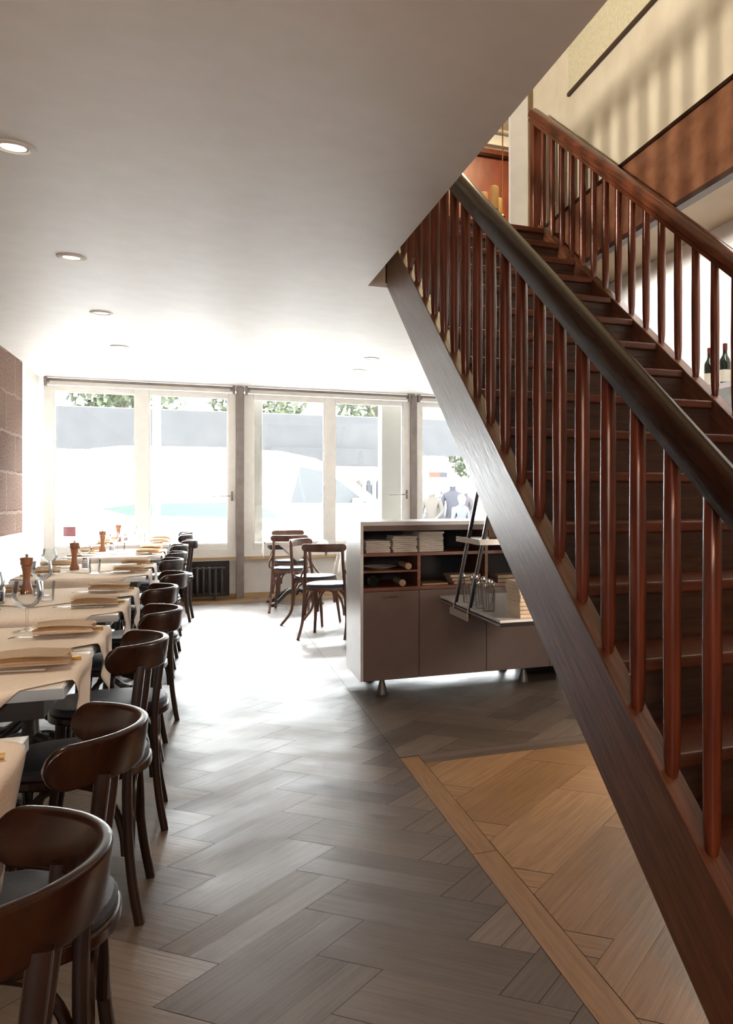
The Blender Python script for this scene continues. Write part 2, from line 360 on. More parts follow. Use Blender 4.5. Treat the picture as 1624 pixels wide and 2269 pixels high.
herring((-.115, 2.441), .2146, .562, 2, (XL, .86, YB, 11.45))
herring((-.115, 2.441), .2146, .562, 2, (.86, XR2, 4.29, 11.45))
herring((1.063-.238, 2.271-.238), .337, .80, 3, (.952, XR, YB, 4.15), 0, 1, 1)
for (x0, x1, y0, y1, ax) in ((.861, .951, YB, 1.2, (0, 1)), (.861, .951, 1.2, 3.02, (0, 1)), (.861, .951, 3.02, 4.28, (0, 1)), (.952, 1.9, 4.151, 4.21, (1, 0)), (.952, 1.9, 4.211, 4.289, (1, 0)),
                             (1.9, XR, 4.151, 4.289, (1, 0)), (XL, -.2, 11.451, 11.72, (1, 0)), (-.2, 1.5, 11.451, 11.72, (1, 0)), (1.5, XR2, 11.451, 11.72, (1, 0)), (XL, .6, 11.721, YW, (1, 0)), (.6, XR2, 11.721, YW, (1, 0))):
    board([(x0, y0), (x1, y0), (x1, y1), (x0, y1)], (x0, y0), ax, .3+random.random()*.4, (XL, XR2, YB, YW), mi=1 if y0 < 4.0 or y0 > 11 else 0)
fl = struct('floor', fb, ['floor', 'floor_warm'], smooth=None)
b = new(); box(b, XL-.3, XR2+.3, YB-.2, YW+.2, -.12, -.0015); struct('floor', b, 'joint', smooth=None)

# ---- ceiling, slab, stair opening
b = new()
A = [(XL-.3, YB), (edge_x(YB), YB), (edge_x(YO), YO), (2.60, YO), (2.60, 6.95), (XR2+.2, 6.95), (XR2+.2, YW+.02), (XL-.3, YW+.02)]
prism(b, A, 'z', ZC, ZC+.03); struct('ceiling', b, 'ceiling', smooth=None)
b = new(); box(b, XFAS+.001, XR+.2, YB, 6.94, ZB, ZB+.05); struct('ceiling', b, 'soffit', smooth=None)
b = new(); prism(b, [(-6, YB), (edge_x(YB)+.001, YB), (edge_x(YO)+.001, YO-.02), (edge_x(YO)+.001, 6.67), (6, 6.67), (6, 13), (-6, 13)], 'z', ZF2-.12, ZF2); struct('floor', b, 'riser', smooth=None)
b = new(); prism(b, [(edge_x(YB)-.05, YB), (edge_x(YB)+.001, YB), (edge_x(YO)+.001, YO), (edge_x(YO)-.05, YO)], 'z', ZC+.03, ZF2-.12); struct('trim_1', b, 'ceiling', smooth=None)
b = new(); box(b, edge_x(YO)-.04, 1.098, YO, YO+.04, ZC+.03, ZF2-.12); struct('trim_2', b, 'beige', smooth=None)

# ---- walls
b = new(); box(b, XL-.3, XL-.03, YB, 11.03, 0, 3.4); struct('wall_left', b, 'wall_white', smooth=None)
b = new(); box(b, XL-.03, XL, YB, 10.72, 0, ZC); struct('wall_left', b, 'stone', smooth=None)
b = new()
pts = [(10.72, 0)]+[(10.93+.05*noise.noise(V(0, z*3, 0)), z) for z in [i*.09 for i in range(30)]]+[(10.95, ZC), (10.72, ZC)]
prism(b, pts, 'x', XL-.03, XL-.006); struct('wall_left', b, 'wall_white', smooth=None)
b = new(); box(b, XL-.3, XL-.03, 11.03, YW+.3, 0, 3.4); struct('wall_left', b, 'beige', smooth=None)
b = new(); box(b, XR, XR+.2, YB, 7.0, 0, 3.4); box(b, XR+.2, XR2+.2, 6.8, 7.0, 0, 3.3); box(b, XR2, XR2+.2, 7.0, YW+.3, 0, 3.3); struct('wall_right', b, 'wall_white', smooth=None)
b = new()
box(b, -6.2, -1.4, YB-.2, YB, 0, 6.4); box(b, -.6, 6.2, YB-.2, YB, 0, 6.4); box(b, -1.4, -.6, YB-.2, YB, 0, 1.2); box(b, -1.4, -.6, YB-.2, YB, 2.15, 6.4)
struct('wall_back', b, 'wall_white', smooth=None)
# window wall: parapet, lintel and the right-hand return
b = new(); box(b, XL-.3, XR2+.3, YW, YW+.16, 0, .47); struct('wall_window_side', b, 'wall_white', smooth=None)
b = new(); box(b, XL-.3, XR2+.3, YW+.06, YW+.3, 2.60, 6.4); struct('wall_window_side', b, 'wall_white', smooth=None)
b = new(); box(b, XL, XR2, YW-.012, YW-.0005, 0, .055); struct('baseboard_window_side', b, 'sill', smooth=None)
# upper storey
b = new(); box(b, XFAS, XFAS+.2, YB, 7.62, 3.56, 6.2); struct('wall_upper_right', b, 'wall_cream', smooth=None)
b = new(); box(b, XFAS-.012, XFAS-.0005, YB, 6.49, 4.475, 6.2); struct('wall_upper_right', b, 'wall_rough', smooth=None)
b = new(); box(b, XFAS-.022, XFAS-.0005, YB, 6.50, 4.45, 4.475); struct('trim_3', b, 'slot', smooth=None)
b = new(); box(b, XFAS-.02, XFAS+.05, YB, 7.10, 3.07, 3.56); struct('trim_4', b, 'panel', smooth=None)
b = new(); box(b, XFAS-.021, XFAS+.04, YB, 7.10, 3.035, 3.07); struct('trim_5', b, 'slot', smooth=None)
b = new(); box(b, XFAS-.03, XFAS-.0205, YB, 7.10, 3.545, 3.568); struct('trim_6', b, 'rail', smooth=None)
b = new(); box(b, 2.430, 2.585, 7.32, 7.37, ZF2, 6.2); struct('wall_pillar', b, 'wall_white', smooth=None)
b = new(); box(b, 2.585, 6, 7.62, 7.8, ZF2, 6.2); struct('wall_upper_back', b, 'wall_cream', smooth=None)
b = new(); box(b, -6, 6, YB, 13, 6.2, 6.3); struct('ceiling', b, 'wall_cream', smooth=None)
b = new(); box(b, -6.2, -6, YB, 13, 3.2, 6.3); struct('wall_upper_left', b, 'wall_cream', smooth=None)
b = new(); box(b, 6, 6.2, YB, 13, 3.2, 6.3); struct('wall_upper_side', b, 'wall_cream', smooth=None)
b = new(); box(b, -6, 6, 11, 11.2, 5.78, 6.2); struct('wall_upper_far', b, 'wall_cream', smooth=None)
b = new(); box(b, -6, 6, 11, 11.2, ZF2, 5.78)
for i in range(14): box(b, -2+i*.62, -2+i*.62+.04, 10.985, 11, ZF2, 5.68)
struct('wall_upper_far', b, 'panel_red', smooth=None)
b = new(); box(b, -6, 6, 10.95, 11, 5.66, 5.70); struct('trim_7', b, 'rail', smooth=None)
b = new(); box(b, 2.2, 6, 10.90, 10.98, 5.80, 5.93); box(b, 2.1, 6, 10.84, 10.98, 5.955, 5.985); struct('trim_8', b, 'wall_white', smooth=None)

# ---- windows
def window(n, x0, x1, gl, mull, handle=None, z0=.60, z1=2.565):
    b = new()
    for (a, c) in ((x0, gl[0][0]), (gl[-1][1], x1)): box(b, a, c, YW-.03, YW+.05, z0, z1)
    zt, zb = 2.505, .675
    for g in gl:
        box(b, g[0], g[1], YW-.03, YW+.05, zt, z1); box(b, g[0], g[1], YW-.03, YW+.05, z0, zb)
    for i in range(len(gl)-1): box(b, gl[i][1], gl[i+1][0], YW-.035, YW+.05, z0, z1)
    w = struct('window_%d' % n, b, mull, bevel=.006, smooth=None)
    for g in gl:
        b = new()
        for (a, c, d, e) in ((g[0], g[0]+.012, zb, zt), (g[1]-.012, g[1], zb, zt), (g[0]+.012, g[1]-.012, zb, zb+.012), (g[0]+.012, g[1]-.012, zt-.012, zt)): box(b, a, c, YW-.02, YW+.03, d, e)
        obj('glazing_bead', b, 'frame_white', w, smooth=None)
        b = new(); box(b, g[0]+.004, g[1]-.004, YW+.005, YW+.011, zb+.004, zt-.004); obj('pane', b, 'pane', w, smooth=None)
    if handle:
        b = new(); hx, hz, l = handle
        box(b, hx-.012, hx+.012, YW-.042, YW-.03, hz-.06, hz+.06); tube(b, [(hx, YW-.042, hz), (hx, YW-.075, hz), (hx-l, YW-.078, hz-.005)], .007, 8)
        obj('window_handle', b, 'post', w)
    return w
window(1, XL+.005, .366, [(-1.59, -.755), (-.605, .275)], 'frame_white', (.32, 1.275, .23))
window(2, .457, 2.548, [(.57, 1.43), (1.565, 2.45)], 'frame_white', (2.50, 1.30, .24))
window(3, 2.628, XR2-.002, [(2.71, 3.66), (3.79, 4.78)], 'frame_white')
b = new(); box(b, .367, .456, YW-.10, YW+.06, .0, 2.64); struct('trim_9', b, 'post', bevel=.004, smooth=None)
b = new(); box(b, 2.549, 2.627, YW-.10, YW+.06, .0, 2.64); struct('trim_10', b, 'post', bevel=.004, smooth=None)
for n, (x0, x1) in enumerate(((XL-.02, .366), (.457, 2.548), (2.628, XR2-.001))):
    b = new(); box(b, x0, x1, YW-.075, YW+.02, .475, .515); struct('trim_%d' % (11+n), b, 'sill', bevel=.004, smooth=None)
    b = new(); box(b, x0, x1, YW-.045, YW+.05, .515, .60); struct('trim_%d' % (14+n), b, 'frame_white', smooth=None)
for n, (x0, x1, lab) in enumerate(((XL+.02, .355, 'above the left window behind the long row of tables'), (.47, 2.54, 'above the middle window between the two brown posts'), (2.64, XR2-.02, 'above the right window beside the staircase'))):
    r = thing('roller_blind', 'rolled up white blind casing '+lab, 'blind', (0, 0, 0), group=None)
    b = new(); box(b, x0, x1, YW-.085, YW-.03, 2.567, 2.615); obj('casing', b, 'beige', r, bevel=.004)
    b = new(); box(b, x0, x1, YW-.1, YW-.03, 2.617, 2.64); obj('track', b, 'post', r)
    for s, xx in ((1, x0), (-1, x1)):
        b = new(); box(b, min(xx, xx+s*.03), max(xx, xx+s*.03), YW-.11, YW-.03, 2.555, 2.65); tube(b, [(xx+s*.045, YW-.10, 2.60), (xx+s*.045, YW-.05, 2.60)], .014, 10); obj('bracket', b, 'post', r)

# radiator under the left window
r = thing('radiator', 'dark cast iron column radiator under the left window', 'radiator', (0, YW-.2, 0))
b = new(); box(b, -.34, .29, .165, .19, .03, .47); obj('niche_back', b, 'black', r)
for i in range(8):
    x = -.28+i*.068; b = new()
    for dy in (-.045, .045):
        tube(b, bez([(x, dy, .07), (x, dy*1.25, .12), (x, dy*1.25, .33), (x, dy, .39)], 4), .017, 8, up=V(1, 0, 0))
    tube(b, [(x, -.05, .385), (x, .05, .385)], .024, 8); tube(b, [(x, -.05, .075), (x, .05, .075)], .024, 8)
    obj('section', b, 'radiator', r)
b = new(); tube(b, [(-.31, 0, .385), (.24, 0, .385)], .018, 8); tube(b, [(-.31, 0, .075), (.24, 0, .075)], .018, 8); box(b, -.23, -.2, -.03, .03, 0, .07); box(b, .1, .13, -.03, .03, 0, .07); obj('header_pipe', b, 'radiator', r)

# ------------------------------------------------------------------ staircase
stair = thing('staircase', 'dark red wooden staircase with two sloping handrails and round balusters', 'staircase', (0, 0, 0))
XS0, XS1 = 1.10, 1.165                  # near stringer
XQ0, XQ1 = 2.475, 2.545                 # far stringer
def ntop(y): return .654*y-.823
def nbot(y): return .650*y-1.179
b = new(); prism(b, [(1.20, 0), (1.816, 0), (YO-.04, nbot(YO-.04)), (YO-.04, ntop(YO-.04)), (1.27, 0.0075)], 'x', XS0, XS1); obj('stringer', b, 'string', stair, bevel=.006, smooth=None)
b = new(); prism(b, [(YO, 2.69), (6.66, 3.10), (6.66, ZF2+.1), (6.3, 3.30), (YO, ntop(YO))], 'x', XS0+.002, XS1); obj('stringer', b, 'string', stair, smooth=None)
def qtop(y): return .624*y-.734
b = new(); prism(b, [(1.30, 0), (2.0, 0), (6.76, qtop(6.76)-.40), (6.76, qtop(6.76)), (1.30, qtop(1.30))], 'x', XQ0, XQ1); obj('stringer', b, 'string', stair, bevel=.006, smooth=None)
levels = [.142+.2043*k for k in range(17)]; levels[-1] = ZF2
yn = [(z+.83)/.64 for z in levels]
for k, (z, y) in enumerate(zip(levels, yn)):
    y2 = yn[k+1]+.02 if k < 16 else 6.72
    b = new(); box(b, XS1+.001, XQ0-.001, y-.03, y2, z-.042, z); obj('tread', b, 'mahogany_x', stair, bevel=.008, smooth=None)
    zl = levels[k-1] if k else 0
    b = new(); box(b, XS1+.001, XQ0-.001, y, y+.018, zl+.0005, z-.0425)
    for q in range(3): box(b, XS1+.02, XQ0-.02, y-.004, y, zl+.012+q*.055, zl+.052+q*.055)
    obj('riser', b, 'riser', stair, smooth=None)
b = new(); face(b, [(XS1, 1.9, .08), (XQ0, 1.9, .08), (XQ0, 6.6, 3.09), (XS1, 6.6, 3.09)]); bmesh.ops.solidify(b, geom=b.faces[:], thickness=.012); obj('soffit', b, 'riser', stair, smooth=None)
def rail_prof(w=.09, h=.085):
    return [(-w*.38, -h*.5), (w*.38, -h*.5), (w*.38, -h*.28), (w*.5, -h*.18), (w*.5, h*.08), (w*.44, h*.28), (w*.28, h*.43), (0, h*.5), (-w*.28, h*.43), (-w*.44, h*.28), (-w*.5, h*.08), (-w*.5, -h*.18), (-w*.38, -h*.28)]
def rb(y): return .625*y+.108           # underside of the near rail
b = new(); sweep(b, [(1.145, y, rb(y)+.048) for y in (1.15, 2.5, 4.0, 5.5, 6.55)], rail_prof(.095, .092)); obj('handrail', b, 'rail', stair, smooth=50)
def qb(y): return .6486*y-.098
b = new(); sweep(b, [(2.51, y, qb(y)+.055) for y in (2.6, 4.0, 5.5, 6.93)], rail_prof(.11, .11)); obj('handrail', b, 'rail_red', stair, smooth=50)
def baluster(x, y, z0, z1, slope, parent):
    b = new(); r = .0235
    rings = []; n = 14
    zs = [z0-.045, z0-.02, z0+.02, z0+.06, z0+.3, (z0+z1)/2, z1-.2, z1]
    rr = [.55, .80, .95, 1.0, 1.06, 1.1, 1.04, .98]
    for i, z in enumerate(zs):
        f = r*rr[i]; ring = []
        for k in range(n):
            dx, dy = f*math.cos(2*PI*k/n), f*math.sin(2*PI*k/n)
            e = slope*dy if i in (0, 7) else 0
            ring.append(b.verts.new((x+dx, y+dy, z+e+(.012 if i == 7 else 0))))
        rings.append(ring)
    for a_, b_ in zip(rings, rings[1:]):
        for k in range(n): b.faces.new((a_[k], a_[(k+1) % n], b_[(k+1) % n], b_[k]))
    b.faces.new(rings[0][::-1]); b.faces.new(rings[-1])
    return obj('baluster', b, 'mahogany', parent, smooth=60)
y = 1.855-2*.2034
while y < 6.3:
    baluster(1.134, y, ntop(y)+.03, rb(y)+.004, .65, stair); y += .2034
y = 4.08-5*.2034
while y < 6.80:
    baluster(2.512, y, qtop(y)+.03, qb(y)+.004, .64, stair); y += .2034
b = new(); box(b, 2.475, 2.545, 6.87, 6.95, ZF2, qb(6.9)+.02); obj('newel_post', b, 'mahogany', stair, bevel=.01)
b = new(); box(b, XS0, XQ1, 6.66, 6.76, ZF2-.001, ZF2+.012); obj('landing_nosing', b, 'mahogany_x', stair)

# guard rail of the floor above, along the edge of the opening
g = thing('guard_rail', 'wooden guard rail along the stair opening on the upper floor', 'railing', (0, 0, ZF2))
b = new(); sweep(b, [(.93, -1, .88), (.93, 2.5, .88), (.90, 5.9, .88)], rail_prof(.08, .08)); obj('handrail', b, 'rail', g, smooth=50)
b = new(); box(b, .88, .97, -1, 5.9, 0, .03); obj('base_rail', b, 'rail', g)
for i in range(34):
    y = -.9+i*.204; b = new(); tube(b, [(.93-.005*y, y, .028), (.93-.005*y, y, .86)], .026, 10); obj('baluster', b, 'mahogany', g)

# ------------------------------------------------------------------ downlights
def spot(name, x, y, p=26):
    d = bpy.data.lights.new(name, 'SPOT'); d.energy = p; d.color = (1, .80, .56); d.spot_size = math.radians(78); d.spot_blend = .8; d.shadow_soft_size = .05
    o = bpy.data.objects.new(name, d); COL.objects.link(o); o.location = (x, y, ZC-.012)
for _y in (2.38, 4.16, 5.93, 7.62, 9.25): spot('downlight_beam', -.70, _y, 26)
dl = thing('downlight', 'round recessed ceiling light nearest the camera, cut by the left picture edge', 'ceiling light', (-.69, 4.16, ZC), group='recessed downlights in the white ceiling')
b = new(); lathe(b, [(.052, -.004), (.058, -.010), (.076, -.007), (.078, 0), (.052, 0)], n=36); obj('ring', b, 'wall_white', dl)
b = new(); lathe(b, [(.051, -.0005), (.0515, -.003), (.046, -.0035), (.046, -.0005)], n=36); obj('baffle', b, 'post', dl)
b = new(); lathe(b, [(.0455, -.0005), (.044, -.0045), (.02, -.006), (.0001, -.0065)], n=36); obj('lamp', b, 'lamp', dl)
for (x, y, l) in ((-.70, 5.93, 'round recessed ceiling light, second from the camera in the left row'), (-.705, 7.62, 'round recessed ceiling light, third from the camera in the left row'), (-.71, 9.25, 'faint recessed ceiling light closest to the left window'),
                  (1.55, 9.9, 'recessed ceiling light above the cabinet, the one nearer the window'), (1.53, 9.0, 'recessed ceiling light above the cabinet, the one nearer the camera')):
    dup(dl, (x, y, ZC), 0, l)

# ------------------------------------------------------------------ chairs
def bent_rail(b, R, cx, th, h, ztop, thick, tilt=.12, n=44):
    """curved wooden back rail with rounded ends"""
    arc = R*th; secs = []
    for i in range(n+1):
        s = -arc*math.cos(PI*i/n)
        e = arc-abs(s); rr = h/2
        hh = rr*math.sqrt(max(0, 1-((rr-e)/rr)**2)) if e < rr else rr
        hh = max(hh, .004)
        a = s/R; c = V(cx+R*math.cos(a), R*math.sin(a), ztop-h/2); nrm = V(math.cos(a), math.sin(a), 0)
        ring = []
        for (u, v) in rrect(thick, 2*hh, min(thick, 2*hh)*.42, 3):
            ring.append(b.verts.new(c+nrm*(u+v*tilt)+V(0, 0, v)))
        secs.append(ring)
    k = len(secs[0])
    for A_, B_ in zip(secs, secs[1:]):
        for j in range(k): b.faces.new((A_[j], A_[(j+1) % k], B_[(j+1) % k], B_[j]))
    b.faces.new(secs[0][::-1]); b.faces.new(secs[-1])
def seat_ring(b, rx, ry, z0, z1, n=36, p=2.6, back=1.0):
    pr = []
    for i in range(n):
        a = 2*PI*i/n; c, s = math.cos(a), math.sin(a); k = (abs(c)**p+abs(s)**p)**(-1/p)
        pr.append((rx*k*c, ry*k*s*(1-.10*(c > 0)*c)))
    return pr
def build_chair(name, label, group, wood, legw, pad, R, th, cx, h, ztop, thick, pa, footx, flat, front=(-.15, .155), hip=False, padmat='navy'):
    t = thing(name, label, 'chair', group=group)
    b = new(); bent_rail(b, R, cx, th, h, ztop, thick); obj('back_rail', b, wood, t, smooth=60)
    px, py = cx+(R-.004)*math.cos(pa), (R-.004)*math.sin(pa)
    for s in (-1, 1):
        b = new()
        path = bez([(px+.002, s*py, ztop-h*.80), (px-.012, s*(py+.006), .62), (px-.030, s*(py+.014), .46), (px-.030, s*(py+.022), .30), (px-.018, s*(py+.032), .14), (footx, s*(py+.041), 0)], 5)
        sweep(b, path, lambda q: rrect(legw[0]*(1-.10*q), legw[1]*(1-.04*q), min(legw)*.22, 2) if flat else circ(legw[0]/2*(1-.12*q), 10), up=V(1, 0, 0)); obj('back_leg', b, 'chair_leg' if flat else wood, t)
        b = new()
        path = bez([(front[0], s*front[1], .43), (front[0]-.012, s*(front[1]+.004), .25), (front[0]-.04, s*(front[1]+.022), 0)], 6)
        tube(b, path, .018, 10, up=V(1, 0, 0), r2=.013); obj('front_leg', b, 'chair_leg' if flat else wood, t)
    ring = seat_ring(None, .205, .20, 0, 0)
    b = new(); prism(b, ring, 'z', .425, .455); obj('seat_frame', b, wood, t, bevel=.006)
    b = new(); sm = [(x*.97, y*.97) for x, y in ring]; rings = []
    for sc, z in ((.99, .4555), (1.0, .47), (.965, .482), (.8, .489), (.4, .4905)):
        rings.append([b.verts.new((x*sc, y*sc, z)) for x, y in sm])
    k = len(sm)
    for A_, B_ in zip(rings, rings[1:]):
        for j in range(k): b.faces.new((A_[j], A_[(j+1) % k], B_[(j+1) % k], B_[j]))
    b.faces.new(rings[0][::-1]); b.faces.new(rings[-1]); obj('seat_pad', b, padmat, t)
    fx = px-.022
    for P, Q in (((fx, -py-.024), (fx, py+.024)), ((fx, py+.02), (front[0], front[1])), ((fx, -py-.02), (front[0], -front[1])), ((front[0], -front[1]), (front[0], front[1]))):
        b = new(); P, Q = V(*P, 0), V(*Q, 0); dv = (Q-P).normalized()
        for (E, d) in ((P, dv), (Q, -dv)):
            pts = [E+d*.016+V(0, 0, .20), E+d*.022+V(0, 0, .27), E+d*.045+V(0, 0, .35), E+d*.085+V(0, 0, .40), E+d*.14+V(0, 0, .424)]
            tube(b, bez(pts, 4), .0105, 8, up=V(.3, .2, 1))
        obj('brace', b, 'chair_leg' if flat else wood, t)
    if hip:
        for s in (-1, 1):
            b = new(); tube(b, bez([(px-.008, s*(py+.012), .62), (px-.028, s*(py+.045), .55), (px-.07, s*(py+.05), .495), (px-.14, s*(py+.035), .47)], 5), .009, 8, up=V(1, 0, 0)); obj('hip_brace', b, wood, t)
    return t
GA = 'low-backed bentwood chairs along the row of tables'
ch = build_chair('bentwood_chair', 'dark bentwood chair nearest the camera, cut off by the lower left picture corner', GA, 'chair', (.042, .026), 0, .204, math.radians(72), .036, .084, .822, .02, math.radians(42), .188, True)
CHX = -.355
ch.location = (CHX-.005, 1.29, 0); ch.rotation_euler = (0, 0, math.radians(3))
chairs = [(1.99, 0, 0, 'dark bentwood chair second from the camera, its rounded back right above the near grey seat'),
          (3.12, 0, -2, 'dark bentwood chair third from the camera, standing at the table with the first two napkins'),
          (3.90, .025, 2, 'dark bentwood chair fourth from the camera, beside the tall near wine glass'),
          (4.88, -.015, -1, 'dark bentwood chair fifth from the camera in the row'),
          (5.70, .02, 3, 'dark bentwood chair sixth from the camera, pulled out furthest to the right'),
          (7.00, -.03, 0, 'brown bentwood chair seventh from the camera in the row'),
          (7.85, -.02, -2, 'brown bentwood chair eighth from the camera in the row'),
          (9.05, -.03, 1, 'brown bentwood chair ninth from the camera in the row'),
          (10.0, .05, -4, 'hazy bentwood chair, tenth from the camera in the row'),
          (10.75, .0, 0, 'hazy bentwood chair, eleventh from the camera in the row'),
          (11.45, -.01, 3, 'hazy bentwood chair at the window end of the row')]
for i, (y, dx, rz, l) in enumerate(chairs):
    dup(ch, (CHX+dx, y, 0), math.radians(rz), l, scale=(1, 1, 1.035) if i > 8 else None)

GB = 'bentwood cafe chairs around the small tables by the middle window'
cafe = build_chair('cafe_chair', 'walnut cafe chair standing clear in front, its back to the camera beside the cabinet', GB, 'cafe', (.030, .030), 0, .33, math.radians(36), -.13, .072, .845, .022, math.radians(30), .24, False, front=(-.15, .15), hip=True)
def cam_face(d):  # heading so that local -X (the way the sitter looks) points along d
    return math.atan2(-d[1], -d[0])
cafe.location = (1.03, 8.34, 0); cafe.rotation_euler = (0, 0, cam_face((.36, .93)))
for (x, y, d, l) in ((1.00, 9.20, (.80, -.60), 'walnut cafe chair turned sideways, directly behind the front one'),
                     (.88, 10.42, (.15, 1), 'walnut cafe chair with its back to the camera at the table under the middle window'),
                     (.98, 11.62, (.1, -1), 'walnut cafe chair facing the camera between the small table and the window'),
                     (1.47, 8.62, (.25, .97), 'walnut cafe chair half hidden behind the white end of the cabinet')):
    c = dup(cafe, (x, y, 0), cam_face(d), l)

# ------------------------------------------------------------------ tables with cloths
def make_table(name, label, group, wx, wy, z=.745):
    t = thing(name, label, 'table', group=group)
    b = new(); box(b, -wx/2+.006, wx/2-.006, -wy/2+.006, wy/2-.006, z-.028, z); obj('tabletop', b, 'marble', t, bevel=.002, smooth=None)
    b = new()
    for (x0, x1, y0, y1) in ((-wx/2, wx/2, -wy/2, -wy/2+.006), (-wx/2, wx/2, wy/2-.006, wy/2), (-wx/2, -wx/2+.006, -wy/2+.006, wy/2-.006), (wx/2-.006, wx/2, -wy/2+.006, wy/2-.006)):
        box(b, x0, x1, y0, y1, z-.03, z-.001)
    obj('edge_strip', b, 'steel', t, smooth=None)
    b = new(); box(b, -wx/2+.05, wx/2-.05, -wy/2+.03, wy/2-.03, z-.085, z-.0285); obj('apron', b, 'black', t, smooth=None)
    b = new(); lathe(b, [(.03, .10), (.05, .12), (.055, .16), (.035, .20), (.03, .3), (.04, .42), (.032, .5), (.03, z-.12), (.07, z-.086), (.07, z-.085)], n=20); obj('pedestal', b, 'iron', t)
    for k in range(4):
        a = PI/4+k*PI/2; d = V(math.cos(a)*1.0, math.sin(a)*.8, 0); b = new()
        tube(b, bez([V(0, 0, .17)+d*.03, V(0, 0, .15)+d*.12, V(0, 0, .07)+d*.25, V(0, 0, .028)+d*.33, V(0, 0, .022)+d*.37], 5), .024, 10, r2=.019)
        lathe(b, [(.012, 0), (.03, .004), (.032, .02), (.02, .036), (.001, .04)], c=tuple(d*.385), n=14); obj('foot', b, 'iron', t)
    return t
TX0, TX1 = -1.09, -.345
def diamond(cx, cy, half, xlo, xhi, ylo, yhi, ztop, seed, rot=PI/4, n=44):
    """square cloth laid diagonally, its corners hanging over the table edges"""
    b = new(); g = []
    for i in range(n+1):
        row = []
        for j in range(n+1):
            u, v = (i/n*2-1)*half/math.sqrt(2)*1.0, (j/n*2-1)*half/math.sqrt(2)
            x = cx+u*math.cos(rot)-v*math.sin(rot); y = cy+u*math.sin(rot)+v*math.cos(rot)
            z = ztop+.0035+.0016*noise.noise(V(x*9+seed, y*9, 0))+.0022*max(0, noise.noise(V(x*4, y*14+seed, 3)))
            w = 0; R = .012
            def over(p, lim, sg):
                e = (p-lim)*sg
                if e <= 0: return p, 0
                if e < R*PI/2: a = e/R; return lim+sg*R*math.sin(a), R*(1-math.cos(a))
                return lim+sg*(R+.010*math.sin((x+y)*22+seed)*min(1, (e-R)*8)), R+(e-R*PI/2)
            x2, d1 = over(x, xhi, 1)
            if d1 == 0: x2, d1 = over(x, xlo, -1)
            y2, d2 = over(y, yhi, 1)
            if d2 == 0: y2, d2 = over(y, ylo, -1)
            if d1 and d2:
                if d1 >= d2: d2 = min(d2, R); y2 = min(max(y, ylo-R), yhi+R)
                else: d1 = min(d1, R); x2 = min(max(x, xlo-R), xhi+R)
            row.append(b.verts.new((x2, y2, z-max(d1, d2))))
        g.append(row)
    for i in range(n):
        for j in range(n): b.faces.new((g[i][j], g[i+1][j], g[i+1][j+1], g[i][j+1]))
    return b
def cloth_obj(b, m, label, cat, group=None):
    o = obj('table_cloth', b, m, smooth=None); o.data.shade_smooth()
    s = o.modifiers.new('thickness', 'SOLIDIFY'); s.thickness = .0016; s.offset = 1
    return tag(o, label, cat, group)
tb = make_table('bistro_table', 'x', 'square marble bistro tables set in pairs along the banquette', TX1-TX0, .64)
pairs = [(.93, 2.25, 'nearest the camera'), (2.77, 4.06, 'beside the third and fourth chairs'), (4.40, 5.70, 'beside the fifth and sixth chairs'), (6.42, 7.72, 'beside the seventh and eighth chairs'), (8.55, 9.80, 'beside the ninth chair'), (10.70, 11.88, 'under the left window')]
first = True; NAP = []
ordn = ['near', 'far']
for pi, (y0, y1, l) in enumerate(pairs):
    wy = (y1-y0)/2-.005
    for k in (0, 1):
        cy = y0+wy/2+k*(wy+.01); cx = (TX0+TX1)/2
        lab = 'white marble bistro table, the %s one of the two %s' % (ordn[k], l)
        if first: t = tb; t.location = (cx, cy, 0); t['label'] = lab; first = False
        else: t = dup(tb, (cx, cy, 0), 0, lab)
        t.scale = (1, wy/.64, 1)
        b = diamond(cx, cy, .60, TX0-.002, TX1+.002, y0-.002, y1+.002, .745+(.004 if k else 0), pi*7+k*3.3)
        cloth_obj(b, 'cloth', 'cream cloth on the %s one of the two tables %s' % (ordn[k], l), 'tablecloth', 'diagonal cream cloths on the bistro tables')
        NAP.append((cx, cy, l, k, pi))
# banquette along the stone wall
r = thing('banquette', 'long white upholstered banquette against the stone wall', 'bench', (0, 0, 0))
b = new(); box(b, -1.66, -1.14, 1.0, 11.0, .36, .47); obj('seat_cushion', b, 'cushion_white', r, bevel=.03)
b = new(); box(b, -1.64, -1.17, 1.0, 11.0, 0, .359); obj('base', b, 'cab_white', r)
b = new(); prism(b, [(1.0, .471), (11.16, .471), (10.86, .905), (1.0, .905)], 'x', -1.69, -1.60); obj('backrest', b, 'cab_white', r, bevel=.012)

# ---- small things on the tables
ZT = .7535
def folded_napkin(seed):
    b = new(); L_, W_ = .185, .165; n = 26
    # an S-fold seen from the end: three layers with rounded folds
    prof = []
    w = W_/2; th = .0045
    pts = [V(w*.96, 0, .003), V(-w*.85, 0, .003), V(-w*1.02, 0, .0075), V(-w*.85, 0, .012), V(w*.80, 0, .0125), V(w*1.0, 0, .018), V(w*.82, 0, .0235), V(-w*.7, 0, .0235), V(-w*.98, 0, .0215)]
    cur = bez([(p.x, 0, p.z) for p in pts], 4)
    rows = []
    for i in range(n+1):
        x = -L_/2+L_*i/n; row = []
        for p in cur:
            k = 1+.05*math.sin(x*28+seed)
            row.append(b.verts.new((x+.006*math.sin(p.x*60+seed), p.x*k, p.z*1.35*(1+.16*math.sin(x*22+seed*2))+.003)))
        rows.append(row)
    for A_, B_ in zip(rows, rows[1:]):
        for j in range(len(cur)-1): b.faces.new((A_[j], A_[j+1], B_[j+1], B_[j]))
    bmesh.ops.solidify(b, geom=b.faces[:], thickness=.0028)
    return b
